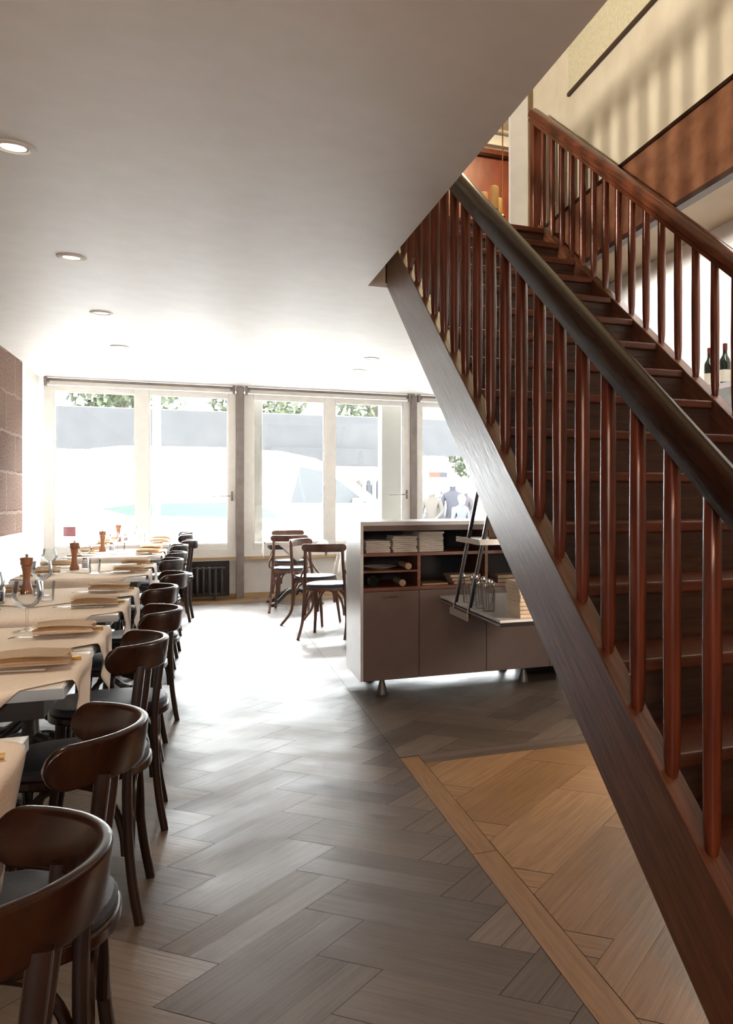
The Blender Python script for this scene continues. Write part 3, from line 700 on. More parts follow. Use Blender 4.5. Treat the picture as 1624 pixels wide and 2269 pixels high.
nk = obj('folded_napkin', folded_napkin(1), 'napkin'); tag(nk, 'x', 'napkin', 'folded tan napkins at the place settings')
def knife():
    t = thing('table_knife', 'x', 'knife', group='table knives at the place settings')
    b = new(); pr = [(-.115, -.002), (-.11, -.010), (-.03, -.0105), (0, -.006), (0, .006), (-.05, .0075), (-.10, .004)]; prism(b, pr, 'z', .001, .003); obj('blade', b, 'silver', t)
    b = new(); tube(b, bez([(0, 0, .004), (.05, 0, .005), (.10, 0, .005), (.112, 0, .0045)], 4), .006, 8, r2=.007); obj('handle', b, 'brass', t); return t
def fork():
    t = thing('table_fork', 'x', 'fork', group='table forks at the place settings')
    b = new(); tube(b, bez([(-.03, 0, .008), (.03, 0, .006), (.08, 0, .006), (.10, 0, .005)], 4), .003, 8, r2=.005); obj('handle', b, 'silver', t)
    b = new(); prism(b, [(-.03, -.003), (-.03, .003), (-.05, .011), (-.065, .012), (-.065, -.012), (-.05, -.011)], 'z', .006, .0085)
    for q in (-.0105, -.0035, .0035, .0105): tube(b, bez([(-.064, q, .0075), (-.085, q, .010), (-.104, q*.9, .006)], 3), .0014, 6)
    obj('tines', b, 'silver', t); return t
kn, fk = knife(), fork()
pos_words = ['nearest pair', 'second pair', 'third pair', 'fourth pair', 'fifth pair', 'pair under the window']
firstn = True
for (cx, cy, l, k, pi) in NAP:
    for side in ((1, 'aisle'), (-1, 'banquette')):
        x = TX1-.115 if side[0] > 0 else TX0+.13
        yy = cy+(.0 if side[0] > 0 else .02); jit = random.uniform(-.05, .05)
        w = '%s side, %s table of the %s' % (side[1], ordn[k], pos_words[pi]); ab = .004 if k else 0
        # tall settings stay on the flat part of the cloth
        z = ZT+ab
        if firstn: o = nk; o.location = (x, yy+.0, z+.009); firstn = False; o2, o3 = kn, fk
        else: o = dup(nk, (x, yy, z+.009)); o2 = dup(kn, (0, 0, 0)); o3 = dup(fk, (0, 0, 0))
        a = jit if side[0] > 0 else PI+jit
        o.rotation_euler = (0, 0, a); o['label'] = 'tan folded napkin, '+w
        o2.location = (x-.0*side[0], yy+.085*side[0], z+.0005); o2.rotation_euler = (0, 0, a+.05); o2['label'] = 'table knife beside the napkin, '+w
        o3.location = (x-.06*side[0], yy-.075*side[0], z+.0005); o3.rotation_euler = (0, 0, a-.08); o3['label'] = 'table fork beside the napkin, '+w

def wine_glass(h=.19, rb_=.05):
    t = thing('wine_glass', 'x', 'wine glass', group='wine glasses on the tables')
    k = h/.19
    b = new(); o_ = [(.006, .085), (.022, .089), (.038, .102), (.048, .122), (.050, .138), (.046, .160), (.040, .188)]
    lathe(b, [(r*rb_/.05, z*k) for r, z in o_]+[(r*rb_/.05-.0016, z*k) for r, z in o_[::-1][:-1]]+[(.004, .0875*k)], n=28); obj('bowl', b, 'glass', t)
    b = new(); lathe(b, [(.034, 0), (.034, .0015), (.012, .004), (.0045, .012), (.0038, .04*k), (.0042, .075*k), (.0065, .085*k)], n=24); obj('stem', b, 'glass', t); return t
wg = wine_glass()
glasses = [(-.61, 3.94, 1.0, 'large clear wine glass nearest the camera beside the cutlery'), (-.755, 5.30, .95, 'clear wine glass in front of the white banquette back, right of the near salt shaker'),
           (-.72, 2.62+.28, .9, 'clear wine glass at the far left picture edge beside the near table'), (-.86, 4.72, .9, 'clear wine glass left of the near pepper mill'), (-.80, 7.50, .95, 'clear wine glass right of the second pepper mill'),
           (-.92, 6.75, .9, 'clear wine glass left of the second pepper mill'), (-.78, 9.6, .9, 'clear wine glass right of the third pepper mill'), (-.93, 9.0, .9, 'clear wine glass left of the third pepper mill'), (-.74, 11.6, .9, 'hazy wine glass right of the farthest pepper mill'), (-.95, 11.0, .9, 'hazy wine glass left of the farthest pepper mill')]
for i, (x, y, s, l) in enumerate(glasses):
    o = wg if i == 0 else dup(wg, (0, 0, 0)); o.location = (x, y, ZT+.0022); o.scale = (s, s, s); o['label'] = l
def tumbler():
    b = new(); lathe(b, [(.030, 0), (.036, .095), (.0345, .095), (.0285, .006), (.001, .006)], n=24)
    o = obj('water_tumbler', b, 'glass'); tag(o, 'x', 'glass', 'water tumblers on the tables'); return o
tm = tumbler()
for i, (x, y, l) in enumerate(((-.70, 5.05, 'clear water tumbler left of the near salt shaker'), (-.66, 6.72, 'clear water tumbler in front of the second pepper mill'), (-.68, 9.0, 'clear water tumbler in front of the third pepper mill'), (-.64, 11.3, 'hazy water tumbler near the farthest pepper mill'), (-.86, 3.6, 'clear water tumbler behind the large near wine glass'))):
    o = tm if i == 0 else dup(tm, (0, 0, 0)); o.location = (x, y, ZT+.002); o['label'] = l
def mill(mat, h=.205):
    t = thing('pepper_mill', 'x', 'pepper mill', group='turned wooden pepper mills')
    k = h/.205
    b = new(); lathe(b, [(.027, 0), (.029, .006), (.029, .018), (.025, .03), (.018, .06), (.0165, .09), (.019, .115), (.024, .140), (.025, .146), (.020, .147)], n=24); obj('body', b, mat, t)
    b = new(); lathe(b, [(.020, .1475), (.026, .149), (.029, .158), (.028, .172), (.031, .182), (.029, .188), (.012, .191), (.006, .193)], n=24); obj('head', b, mat, t)
    b = new(); lathe(b, [(.003, .1935), (.007, .196), (.008, .201), (.005, .206), (.001, .207)], n=14); obj('knob', b, 'brass', t); return t
m1 = mill('mill'); m1.location = (-.845, 5.45, ZT+.0022); m1['label'] = 'red brown pepper mill nearest the camera in front of the white banquette back'
for (x, y, l) in ((-.82, 7.10, 'red brown pepper mill second from the camera on the row of tables'), (-.86, 9.40, 'brown pepper mill third from the camera on the row of tables'), (-.89, 11.45, 'pale hazy pepper mill farthest from the camera, against the left window')): dup(m1, (x, y, ZT+.0022), 0, l)
def shaker():
    t = thing('salt_shaker', 'x', 'salt shaker', group='glass salt shakers')
    b = new(); lathe(b, [(.022, 0), (.024, .004), (.021, .055), (.018, .062), (.0165, .062), (.0195, .054), (.022, .006), (.001, .005)], n=20); obj('jar', b, 'glass', t)
    b = new(); lathe(b, [(.0205, .0065), (.0192, .045), (.001, .046)], n=20); obj('salt', b, 'salt', t)
    b = new(); lathe(b, [(.0185, .0625), (.0185, .072), (.013, .082), (.001, .084)], n=20); obj('cap', b, 'silver', t); return t
sk = shaker(); sk.location = (-.765, 5.30-.05, ZT+.0022); sk['label'] = 'glass salt shaker with metal cap right of the near pepper mill'
for (x, y, l) in ((-.76, 7.15, 'glass salt shaker right of the second pepper mill'), (-.79, 9.45, 'glass salt shaker right of the third pepper mill'), (-.82, 11.5, 'hazy glass salt shaker beside the farthest pepper mill')): dup(sk, (x, y, ZT+.0022), 0, l)
def caddy(x, y):
    t = thing('preserve_jar', 'open glass jar of dark preserve on the near left table', 'jar', (x, y, ZT+.0022))
    b = new(); lathe(b, [(.035, 0), (.04, .01), (.04, .07), (.034, .08), (.0325, .08), (.038, .069), (.038, .01), (.001, .006)], n=24); obj('glass_jar', b, 'glass', t)
    b = new(); lathe(b, [(.0372, .0105), (.0372, .055), (.001, .058)], n=24); obj('preserve', b, 'pepper_dark', t)
caddy(-.90, 5.0)

# ------------------------------------------------------------------ tables by the middle window
def drape(cx, cy, hx, hy, ztop, drop, seed, n=40):
    b = new(); rows = []
    ex, ey = hx+drop, hy+drop
    for i in range(n+1):
        row = []
        for j in range(n+1):
            u, v = (i/n*2-1)*ex, (j/n*2-1)*ey
            ox, oy = max(0, abs(u)-hx), max(0, abs(v)-hy); d = max(ox, oy)
            wob = .018*math.sin((u+v)*20+seed)*min(1, d*6)
            x = math.copysign(min(abs(u), hx+.006+wob*(ox > 0)+.12*min(ox, oy)), u); y = math.copysign(min(abs(v), hy+.006+wob*(oy > 0)+.12*min(ox, oy)), v)
            row.append(b.verts.new((cx+x, cy+y, ztop+.004-d)))
        rows.append(row)
    for A_, B_ in zip(rows, rows[1:]):
        for j in range(n): b.faces.new((A_[j], A_[j+1], B_[j+1], B_[j]))
    return b
ct = make_table('cafe_table', 'small square table with black pedestal under the middle window', 'square pedestal tables by the middle window', .68, .62)
ct.location = (.98, 11.02, 0)
dup(ct, (1.66, 9.42, 0), 0, 'small square table draped in white behind the cabinet')
cloth_obj(diamond(.98, 11.02, .55, .64, 1.32, 10.71, 11.33, .745, 4), 'linen_white', 'white cloth laid diagonally on the small table under the middle window', 'tablecloth')
cloth_obj(drape(1.66, 9.42, .34, .31, .745, .30, 2), 'linen_white', 'white draped cloth on the table behind the cabinet', 'tablecloth')
m2 = mill('mill_pale'); m2.location = (1.33+.12, 9.3, .7515); m2['label'] = 'pale beech pepper mill standing on the white draped table behind the cabinet'

# ------------------------------------------------------------------ service cabinet
CX0, CX1, CY0, CY1, CZ0, CZ1 = .893, 2.60, 5.66, 6.26, .10, 1.105
cab = thing('service_cabinet', 'low taupe service cabinet with open shelves and a white end on metal feet', 'cabinet', (0, 0, 0))
b = new(); box(b, CX0, CX0+.018, CY0-.001, CY1, CZ0, CZ1); obj('side_panel', b, 'cab_white', cab, smooth=None); b = new(); box(b, CX1-.018, CX1, CY0, CY1, CZ0, CZ1); obj('side_panel', b, 'cab_white', cab, smooth=None)
b = new(); box(b, CX0+.0185, CX1-.0185, CY0, CY1, CZ1-.024, CZ1); obj('top', b, 'cab_white', cab, smooth=None)
b = new(); box(b, CX0+.0185, CX1-.0185, CY1-.014, CY1, CZ0, CZ1-.0245); obj('back_panel', b, 'cab_white', cab, smooth=None)
b = new(); box(b, CX0+.0185, CX1-.0185, CY1-.02, CY1-.0145, .66, CZ1-.0245); obj('lining', b, 'cab_dark', cab, smooth=None)
b = new(); box(b, CX0+.0185, CX1-.0185, CY0+.02, CY1-.0145, CZ0, CZ0+.02); obj('bottom', b, 'taupe', cab, smooth=None)
D1, D2, D3 = 1.262, 1.712, 2.16
b = new(); box(b, CX0+.0185, CX1-.0185, CY0+.002, CY1-.0205, .885, .905); obj('shelf', b, 'cab_in', cab, smooth=None)
b = new(); box(b, CX0+.0185, CX1-.0185, CY0+.002, CY1-.0205, .665, .687); obj('shelf', b, 'cab_in', cab, smooth=None)
b = new(); box(b, CX0+.0185, D1-.010, CY0+.004, CY1-.0205, .782, .794); obj('shelf', b, 'cab_in', cab, smooth=None)
for x in (D1, D2): 
    b = new(); box(b, x-.0095, x+.0095, CY0+.003, CY1-.0205, .6875, .8845); obj('divider', b, 'cab_in', cab, smooth=None)
b = new(); box(b, D2-.0095, D2+.0095, CY0+.003, CY1-.0205, .9055, CZ1-.0245); obj('divider', b, 'cab_in', cab, smooth=None)
b = new(); box(b, CX0+.0185, CX1-.0185, CY0+.001, CY0+.02, CZ1-.058, CZ1-.0245); obj('top_rail', b, 'taupe', cab, smooth=None)
for i, (a, c) in enumerate(((CX0+.020, D1-.002), (D1+.002, D2-.002), (D2+.002, D3-.002), (D3+.002, CX1-.02))):
    b = new(); box(b, a, c, CY0, CY0+.018, CZ0, .662); d = obj('door', b, 'taupe', cab, bevel=.001, smooth=None)
    if i == 0:
        b = new(); xx = (a+c)/2+.0; tube(b, bez([(xx-.055, CY0, .627), (xx-.05, CY0-.018, .629), (xx, CY0-.024, .629), (xx+.05, CY0-.018, .629), (xx+.055, CY0, .627)], 4), .0045, 8); obj('handle', b, 'brass', d)
for (x, y) in ((1.037, 5.72), (1.99, 5.72), (1.037, 6.18), (1.99, 6.18), (2.5, 5.72)):
    b = new(); lathe(b, [(.036, 0), (.036, .004), (.034, .012), (.015, .088), (.02, .09), (.02, .0995)], c=(x, y, 0), n=20); obj('foot', b, 'foot_metal', cab)
b = new(); box(b, 2.10, 2.35, 6.0, 6.22, 0, .0995); obj('castor_block', b, 'black', cab)

ORD = ['first', 'second', 'third', 'fourth', 'fifth', 'sixth', 'seventh', 'eighth', 'ninth', 'tenth']
def cloth_stack(x0, x1, y, z, n, mat, lab, name='linen_stack', d=.20, th=.013):
    """folded linens: each one an object of its own"""
    for i in range(n):
        b = new(); w = x1-x0; zz = z+i*th; dx = random.uniform(-.006, .006); dy = random.uniform(-.006, .006)
        pr = []
        m_ = 6; h = th*.94
        pts = [(y, zz)]+[(y-.004-(h/2)*math.sin(PI*k/m_), zz+h/2-(h/2)*math.cos(PI*k/m_)) for k in range(m_+1)]+[(y+d, zz+h), (y+d, zz)]
        rows = []
        for k in range(9):
            x = x0+w*k/8; rows.append([b.verts.new((x+dx, p[0]+dy+.003*math.sin(k*1.7+i), p[1]+.0012*math.sin(k*1.1+i*2)*(p[1] > zz+h*.5))) for p in pts])
        for A_, B_ in zip(rows, rows[1:]):
            for j in range(len(pts)): b.faces.new((A_[j], A_[(j+1) % len(pts)], B_[(j+1) % len(pts)], B_[j]))
        b.faces.new(rows[0][::-1]); b.faces.new(rows[-1])
        o = obj(name, b, mat); pl = 'topmost' if i == n-1 else ('bottom' if i == 0 else ORD[i]+' from the bottom')
        tag(o, lab % pl, 'linen', lab.split('%s')[1].strip(' ,'))
cloth_stack(.935, 1.085, 5.70, .906, 6, 'linen_white', 'folded napkin, %s in the low left pile inside the cabinet', 'folded_linen')
cloth_stack(1.10, 1.255, 5.70, .906, 8, 'linen_white', 'folded napkin, %s in the middle pile inside the cabinet', 'folded_linen')
cloth_stack(1.268, 1.425, 5.69, .906, 10, 'linen_white', 'folded napkin, %s in the tall right pile inside the cabinet', 'folded_linen')
def lying_bottle(x, z, lab, capm):
    t = thing('wine_bottle', lab, 'bottle', (x, 5.74, z))
    b = new(); pr = [(.001, 0), (.035, .003), (.037, .01), (.037, .17), (.030, .20), (.015, .23), (.0135, .262)]; lathe(b, pr, n=22); bmesh.ops.rotate(b, verts=b.verts, matrix=Matrix.Rotation(-PI/2, 3, 'X')); obj('body', b, 'bottle', t)
    b = new(); lathe(b, [(.0145, .2625), (.0155, .30), (.001, .301)], n=18); bmesh.ops.rotate(b, verts=b.verts, matrix=Matrix.Rotation(-PI/2, 3, 'X')); obj('capsule', b, capm, t)
    return t
lying_bottle(.985, .687+.0375, 'green bottle lying in the lowest left shelf of the cabinet, base outwards', 'foil')
def roll(x, z, y, mat, lab):
    b = new(); tube(b, [(x, y, z), (x, y+.22, z)], .021, 18); tube(b, [(x, y-.004, z), (x, y, z)], .012, 14); o = obj('rolled_ribbon', b, mat); tag(o, lab, 'roll')
roll(1.20, .7945+.0215, 5.69, 'paper', 'pinkish paper roll on the middle left shelf of the cabinet')
roll(1.165, .6875+.0215, 5.70, 'paper', 'pinkish paper roll on the lowest left shelf of the cabinet')
b = new(); lathe(b, [(.05, 0), (.11, .018), (.115, .020), (.055, .006), (.001, .005)], c=(1.04, 5.82, .7945), n=30); o = obj('serving_plate', b, 'cab_white'); tag(o, 'shallow plate on the middle left shelf of the cabinet', 'plate')
b = new(); box(b, 1.29, 1.46, 5.69, 5.86, .6875, .7); o = obj('chopping_board', b, 'sill', bevel=.003); tag(o, 'pale wooden board lying on the lower shelf of the cabinet', 'board')
for i in range(3):
    b = new(); box(b, 1.50-.012*i, 1.70-.01*i, 5.69, 5.88, .6875+i*.022, .6875+i*.022+.018); o = obj('menu_folder', b, 'paper', bevel=.002); tag(o, 'tan menu folder, %s of the pile on the lower cabinet shelf' % ('bottom', 'middle', 'top')[i], 'menu', 'tan menu folders on the lower cabinet shelf')
for i in range(2):
    b = new(); box(b, 1.80, 2.0, 5.69, 5.88, .6875+i*.026, .6875+i*.026+.022); o = obj('menu_folder', b, 'paper', bevel=.002); tag(o, 'tan menu folder, %s of the pile beside the right divider of the cabinet' % ('lower', 'upper')[i], 'menu', 'tan menu folders by the right divider')

# ------------------------------------------------------------------ hanging shelf under the stairs
hs = thing('ladder_shelf', 'ladder shaped metal shelf rack hung under the staircase', 'shelf rack', (0, 0, 0))
b = new(); box(b, 1.39, 1.98, 4.345, 5.60, .590, .612); obj('shelf_board', b, 'black', hs, bevel=.002, smooth=None)
b = new(); box(b, 1.386, 1.984, 4.341, 5.604, .6125, .626); obj('shelf_top', b, 'cab_white', hs, smooth=None)
b = new(); box(b, 1.376, 1.386, 4.34, 5.60, .598, .606); obj('shelf_edge', b, 'steel', hs, smooth=None)
for (y0, s) in ((5.235, 0), (4.925, 1)):
    b = new(); top = nbot(y0)+.02; xt = 1.385+.128*(top-.60)/.62
    pth = [(1.378, y0, .565+.0), (xt, y0, top)]
    sweep(b, pth, rrect(.016, .038, .002, 1), up=V(0, 1, 0)); obj('upright', b, 'black', hs, smooth=None)
    b = new(); sweep(b, [(p[0]-.0108, p[1]-.004, p[2]) for p in pth], rrect(.004, .014, .001, 1), up=V(0, 1, 0)); obj('upright_lit_edge', b, 'chrome', hs, smooth=None)  # pale strip added for the light caught along the upright
    b = new(); top2 = nbot(y0)+.02; xb = 1.99; sweep(b, [(xb, y0, .565), (xb-.128*(top2-.6)/.62, y0, top2)], rrect(.016, .038, .002, 1), up=V(0, 1, 0)); obj('upright', b, 'chrome', hs, smooth=None)
b = new(); box(b, 1.364, 1.376, 4.90, 5.28, .552, .592); obj('bottom_rung', b, 'chrome', hs, smooth=None)
b = new(); box(b, 1.44, 1.66, 4.90, 5.40, .992, 1.010); obj('small_shelf', b, 'cab_white', hs, smooth=None)
b = new(); box(b, 1.436, 1.439, 4.90, 5.40, .985, 1.018); box(b, 1.44, 1.66, 4.893, 4.8995, .985, 1.018); obj('shelf_lip', b, 'chrome', hs, smooth=None)
# clipboard on the small shelf
cb = thing('clipboard', 'brown clipboard with a brass clip leaning on the small upper rack shelf', 'clipboard', (1.60, 4.985, 1.0105), rz=math.radians(-12))
b = new(); pr = [(-.075, 0), (.075, 0), (.075, .15), (.06, .17), (.035, .185), (.018, .198), (-.018, .198), (-.035, .185), (-.06, .17), (-.075, .15)]; prism(b, pr, 'y', -.004, .004); obj('board', b, 'leather', cb)
b = new(); tube(b, [(0, -.006, .18), (0, .006, .18)], .010, 14); tube(b, bez([(-.04, -.009, .160), (-.01, -.014, .168), (.05, -.012, .158)], 4), .004, 8); tube(b, bez([(-.035, -.007, .155), (-.03, -.009, .12), (-.02, -.006, .08)], 4), .0025, 6); obj('clip', b, 'brass', cb)
# napkins, cutlery glasses, box on the shelf
cloth_stack(1.50, 1.66, 4.37, .6265, 9, 'napkin', 'tan folded napkin, %s in the stack on the rack shelf', 'folded_linen', .22, .021)
b = new(); box(b, 1.685, 1.97, 4.375, 4.75, .6265, .80); o = obj('storage_box', b, 'brown_box', bevel=.004); tag(o, 'brown box behind the napkin stack on the rack shelf', 'box')
b = new(); tube(b, [(1.80, 4.50, .801), (1.80, 4.50, .86)], .035, 18, r2=.03); o = obj('storage_tin', b, 'black'); tag(o, 'black round tin on top of the brown box', 'tin')
def cut_glass(x, y, lab, n, h=.12):
    t = thing('cutlery_tumbler', lab, 'tumbler', (x, y, .6268)); b = new(); lathe(b, [(.033, 0), (.040, h), (.0375, h), (.031, .006), (.001, .006)], n=22); obj('glass', b, 'glass', t)
    return t
k = 0
for (x, y, nc, l) in ((1.44, 4.72, 5, 'nearest'), (1.44, 4.86, 5, 'second'), (1.45, 5.02, 3, 'third'), (1.45, 5.16, 2, 'farthest')):
    cut_glass(x, y, 'clear tumbler holding cutlery on the rack shelf, %s from the napkin stack' % l if l != 'nearest' else 'clear tumbler holding cutlery next to the napkin stack', nc)
    for q in range(nc):
        a = q*2*PI/nc; b = new(); bx, by = x+.014*math.cos(a), y+.014*math.sin(a); tx, ty = x+.030*math.cos(a), y+.030*math.sin(a); h = .15+.02*((q*7) % 3)
        tube(b, [(bx, by, .634), (tx, ty, .634+h*.8)], .003, 6, up=V(1, 0, 0)); lathe(b, [(.002, 0), (.010, .008), (.012, .018), (.008, .032), (.001, .036)], c=(tx, ty, .634+h*.8), n=10)
        o = obj('spoon', b, 'silver'); tag(o, 'spoon standing in the %s cutlery tumbler on the rack shelf' % l, 'spoon', 'spoons in the %s cutlery tumbler' % l)

# ------------------------------------------------------------------ bar side: shelves and bottles
for (z, y1, l) in ((1.965, 5.26, 'upper'), (1.58, 5.26, 'lower')):
    b = new(); box(b, 2.90, XR-.001, 2.6, y1, z-.035, z); o = obj('wall_shelf', b, 'cab_white'); tag(o, 'white %s wall shelf behind the far balusters' % l, 'shelf')
    b = new()
def bottle(x, y, z, lab, h=1.0):
    t = thing('wine_bottle', lab, 'bottle', (x, y, z), group=None)
    b = new(); lathe(b, [(.034, 0), (.037, .006), (.037, .155), (.033, .175), (.018, .20), (.0145, .215), (.014, .235)], n=24); obj('body', b, 'bottle', t)
    b = new(); lathe(b, [(.0150, .2355), (.0155, .275), (.013, .278), (.001, .279)], n=18); obj('capsule', b, 'foil', t)
    b = new(); lathe(b, [(.0375, .03), (.0378, .032), (.0378, .105), (.0375, .107)], n=24); obj('label', b, 'label_w', t)
    return t
bt = bottle(3.03, 4.99, 1.9655, 'dark wine bottle with red capsule seen between the far balusters on the upper shelf')
dup(bt, (3.03, 4.80, 1.9655), 0, 'dark wine bottle at the right picture edge on the upper shelf')
dup(bt, (3.03, 4.62, 1.9655), 0, 'dark wine bottle partly cut by the right picture edge on the upper shelf')
dup(bt, (3.03, 4.82, 1.5805), 0, 'dark wine bottle on the lower shelf at the right picture edge')
b = new(); box(b, 2.70, XR-.001, 1.2, 5.30, 0, .95); obj_ = obj('bar_counter', b, 'taupe', bevel=.004); tag(obj_, 'low bar counter behind the staircase', 'counter')

# ------------------------------------------------------------------ upper room lamp
cl_ = thing('chandelier', 'brass chandelier with amber cylinder shades seen through the stair opening', 'chandelier', (2.90, 9.0, 4.22))
b = new(); tube(b, [(0, 0, 0), (0, 0, 1.98)], .007, 8, up=V(1, 0, 0)); obj('rod', b, 'gold', cl_)
b = new(); lathe(b, [(.001, -.10), (.02, -.09), (.045, -.05), (.03, -.01), (.02, .02), (.035, .04), (.012, .06)], n=20); obj('hub', b, 'gold', cl_)
for k in range(5):
    a = k*2*PI/5+2.72; d = V(math.cos(a), math.sin(a), 0)
    b = new(); tube(b, bez([d*.02, d*.10+V(0, 0, -.05), d*.17+V(0, 0, -.02), d*.20+V(0, 0, .03)], 5), .007, 8); lathe(b, [(.008, .03), (.035, .035), (.038, .045), (.01, .05)], c=tuple(d*.20), n=16); obj('arm', b, 'gold', cl_)
    b = new(); lathe(b, [(.042, .05), (.043, .28), (.036, .292), (.034, .28), (.038, .055)], c=tuple(d*.20), n=24); obj('lamp_shade', b, 'shade', cl_)

# ------------------------------------------------------------------ outside
b = new(); box(b, -40, 45, YW+.16, 70, -.25, -.15); struct('ground', b, 'asphalt', smooth=None)
for (x0, x1, l) in ((.50, .66, 'left'), (2.247, 2.535, 'right')):
    b = new(); box(b, x0+.06, x1+.06, 12.75, 13.05, -.15, 3.6); o = obj('concrete_column', b, 'concrete', bevel=.01); tag(o, 'beige concrete column outside the %s edge of the middle window' % l, 'column')
b = new(); tube(b, [(-.62, 14.2, -.15), (-.62, 14.2, 3.9)], .055, 14); o = obj('lamp_post', b, 'pole'); tag(o, 'white pole standing outside behind the left window', 'pole')
# van, side on
van = thing('delivery_van', 'white delivery van with a green stripe parked outside the windows', 'van', (0, 17.2, -.15))
prof = [(-2.15, .35), (-2.2, .7), (-2.15, 1.5), (-2.0, 2.1), (-1.75, 2.24), (-1.3, 2.30), (0.2, 2.31), (1.3, 2.26), (1.9, 2.14), (2.35, 1.92), (3.15, 1.28), (3.75, 1.10), (4.02, .92), (4.1, .6), (4.05, .35)]
b = new(); prism(b, prof, 'y', 0, 1.9); obj('body', b, 'van', van, bevel=.06, smooth=50)
b = new(); prism(b, [(1.45, 1.30), (1.62, 1.98), (2.02, 1.90), (2.30, 1.74), (2.85, 1.30)], 'y', -.012, .0); obj('side_window', b, 'vglass', van)
b = new(); prism(b, [(2.42, 1.83), (3.12, 1.27), (3.14, 1.29), (2.44, 1.85)], 'y', .15, 1.75); obj('windscreen', b, 'vglass', van)
b = new(); prism(b, [(-1.6, 1.22), (-1.0, 1.30), (0.4, 1.32), (1.1, 1.18), (1.25, 1.02), (.2, 1.06), (-1.2, 1.10)], 'y', -.010, -.002); obj('stripe', b, 'van_green', van)
for x in (-1.2, 3.0):
    b = new(); tube(b, [(x, -.02, .33), (x, .24, .33)], .33, 28); obj('wheel', b, 'tyre', van)
b = new(); box(b, 2.55, 2.75, -.2, -.02, 1.2, 1.4); obj('wing_mirror', b, 'tyre', van, bevel=.02)
# market tent
tn = thing('market_tent', 'long grey white market tent roof beyond the van', 'tent', (0, 23.5, -.15))
b = new(); prism(b, [(0, 3.50), (-.10, 2.52), (-.08, 2.52), (.02, 3.48), (1.6, 3.62), (3.2, 2.85), (3.2, 2.80), (1.6, 3.66)], 'x', -9, 13); obj('canopy', b, 'tent', tn, smooth=None)
b = new(); prism(b, [(-.3, 2.66), (-.3, 2.2), (-.28, 2.2), (-.28, 2.66)], 'x', 1.5, 4.3); obj('valance', b, 'tent', tn, smooth=None)
b = new(); box(b, 1.45, 4.35, -.32, -.26, 2.15, 2.21); obj('valance_hem', b, 'tent_edge', tn)
for x in (-6.5, -2.5, 1.5, 3.6, 5.5):
    b = new(); tube(b, [(x, .05, 0), (x, .05, 2.7)], .03, 8); obj('tent_pole', b, 'pole', tn)
b = new(); prism(b, [(0, 0), (0, 1.0), (.9, 1.0), (.9, 0)], 'x', 3.8, 5.8); st = obj('stall_table', b, 'garment_white'); st.location = (0, 24.2, -.15); tag(st, 'cloth covered market stall table behind the van bonnet', 'stall')
cols = ['garment_grey', 'garment_pink', 'garment_pink', 'garment_beige', 'garment_beige', 'garment_white', 'garment_grey', 'garment_white', 'garment_grey']
rk = thing('clothes_rail', 'metal clothes rail at the market stall', 'clothes rail', (3.1, 22.8, -.15))
b = new(); tube(b, [(-.3, 0, 1.86), (1.2, 0, 1.86)], .015, 8); tube(b, [(-.3, 0, 0), (-.3, 0, 1.86)], .02, 8, up=V(1, 0, 0)); tube(b, [(1.2, 0, 0), (1.2, 0, 1.86)], .02, 8, up=V(1, 0, 0)); obj('rail', b, 'steel', rk)
cn = {'garment_grey': 'grey', 'garment_pink': 'pink', 'garment_beige': 'beige', 'garment_white': 'white'}
for i, c in enumerate(cols):
    x = 3.00+i*.125; b = new(); L_ = .9+.25*((i*5) % 3)
    pr = [(x+.01, 1.68), (x+.05, 1.70), (x+.09, 1.68), (x+.112, 1.55), (x+.11, 1.70-L_), (x+.002, 1.70-L_), (x, 1.55)]
    prism(b, pr, 'y', 22.74, 22.86); o = obj('hanging_garment', b, c, bevel=.01)
    tag(o, '%s garment, %s from the left on the market clothes rail' % (cn[c], ORD[i]), 'garment', 'garments on the market clothes rail')
# trees
def tree(x, y, h, r, lab, seed):
    t = thing('street_tree', lab, 'tree', (x, y, -.15), group='trees beyond the market tent'); rnd = random.Random(seed)
    b = new(); tube(b, bez([(0, 0, 0), (.05, .03, h*.3), (-.05, 0, h*.6), (0, 0, h*.85)], 5), .18, 10, up=V(1, 0, 0), r2=.07)
    for k in range(5):
        a = rnd.random()*6.28; tube(b, [(0, 0, h*(.4+.08*k)), (math.cos(a)*r*.5, math.sin(a)*r*.5, h*(.6+.07*k))], .06, 6, r2=.02)
    obj('trunk', b, 'bark', t)
    b = new()
    for k in range(1500):
        d = V(rnd.gauss(0, 1), rnd.gauss(0, 1), rnd.gauss(0, 1)).normalized()*r*(rnd.random()**.33)
        c = V(0, 0, h*.72)+V(d.x, d.y, d.z*.85)
        s = rnd.uniform(.09, .2); u = V(rnd.gauss(0, 1), rnd.gauss(0, 1), rnd.gauss(0, 1)).normalized(); w = u.orthogonal().normalized()
        face(b, [c+u*s, c+w*s*.5, c-u*s, c-w*s*.5])
    o = obj('foliage', b, 'leaf', t, smooth=None); return t
for i, (x, y, h, r, l) in enumerate(((-5.8, 28.5, 5.6, 1.7, 'pale leafy tree at the left edge of the left window'), (-2.1, 30, 6.9, 1.75, 'pale leafy tree above the tent left of the window bar'), (1.6, 30, 7.0, 1.75, 'pale leafy tree above the tent right of the window bar'),
                                     (5.3, 30, 7.0, 1.75, 'pale leafy tree above the tent in the middle window'), (8.9, 29.5, 4.6, 1.6, 'pale leafy tree beside the staircase above the people'))): tree(x, y, h, r, l, i+3)
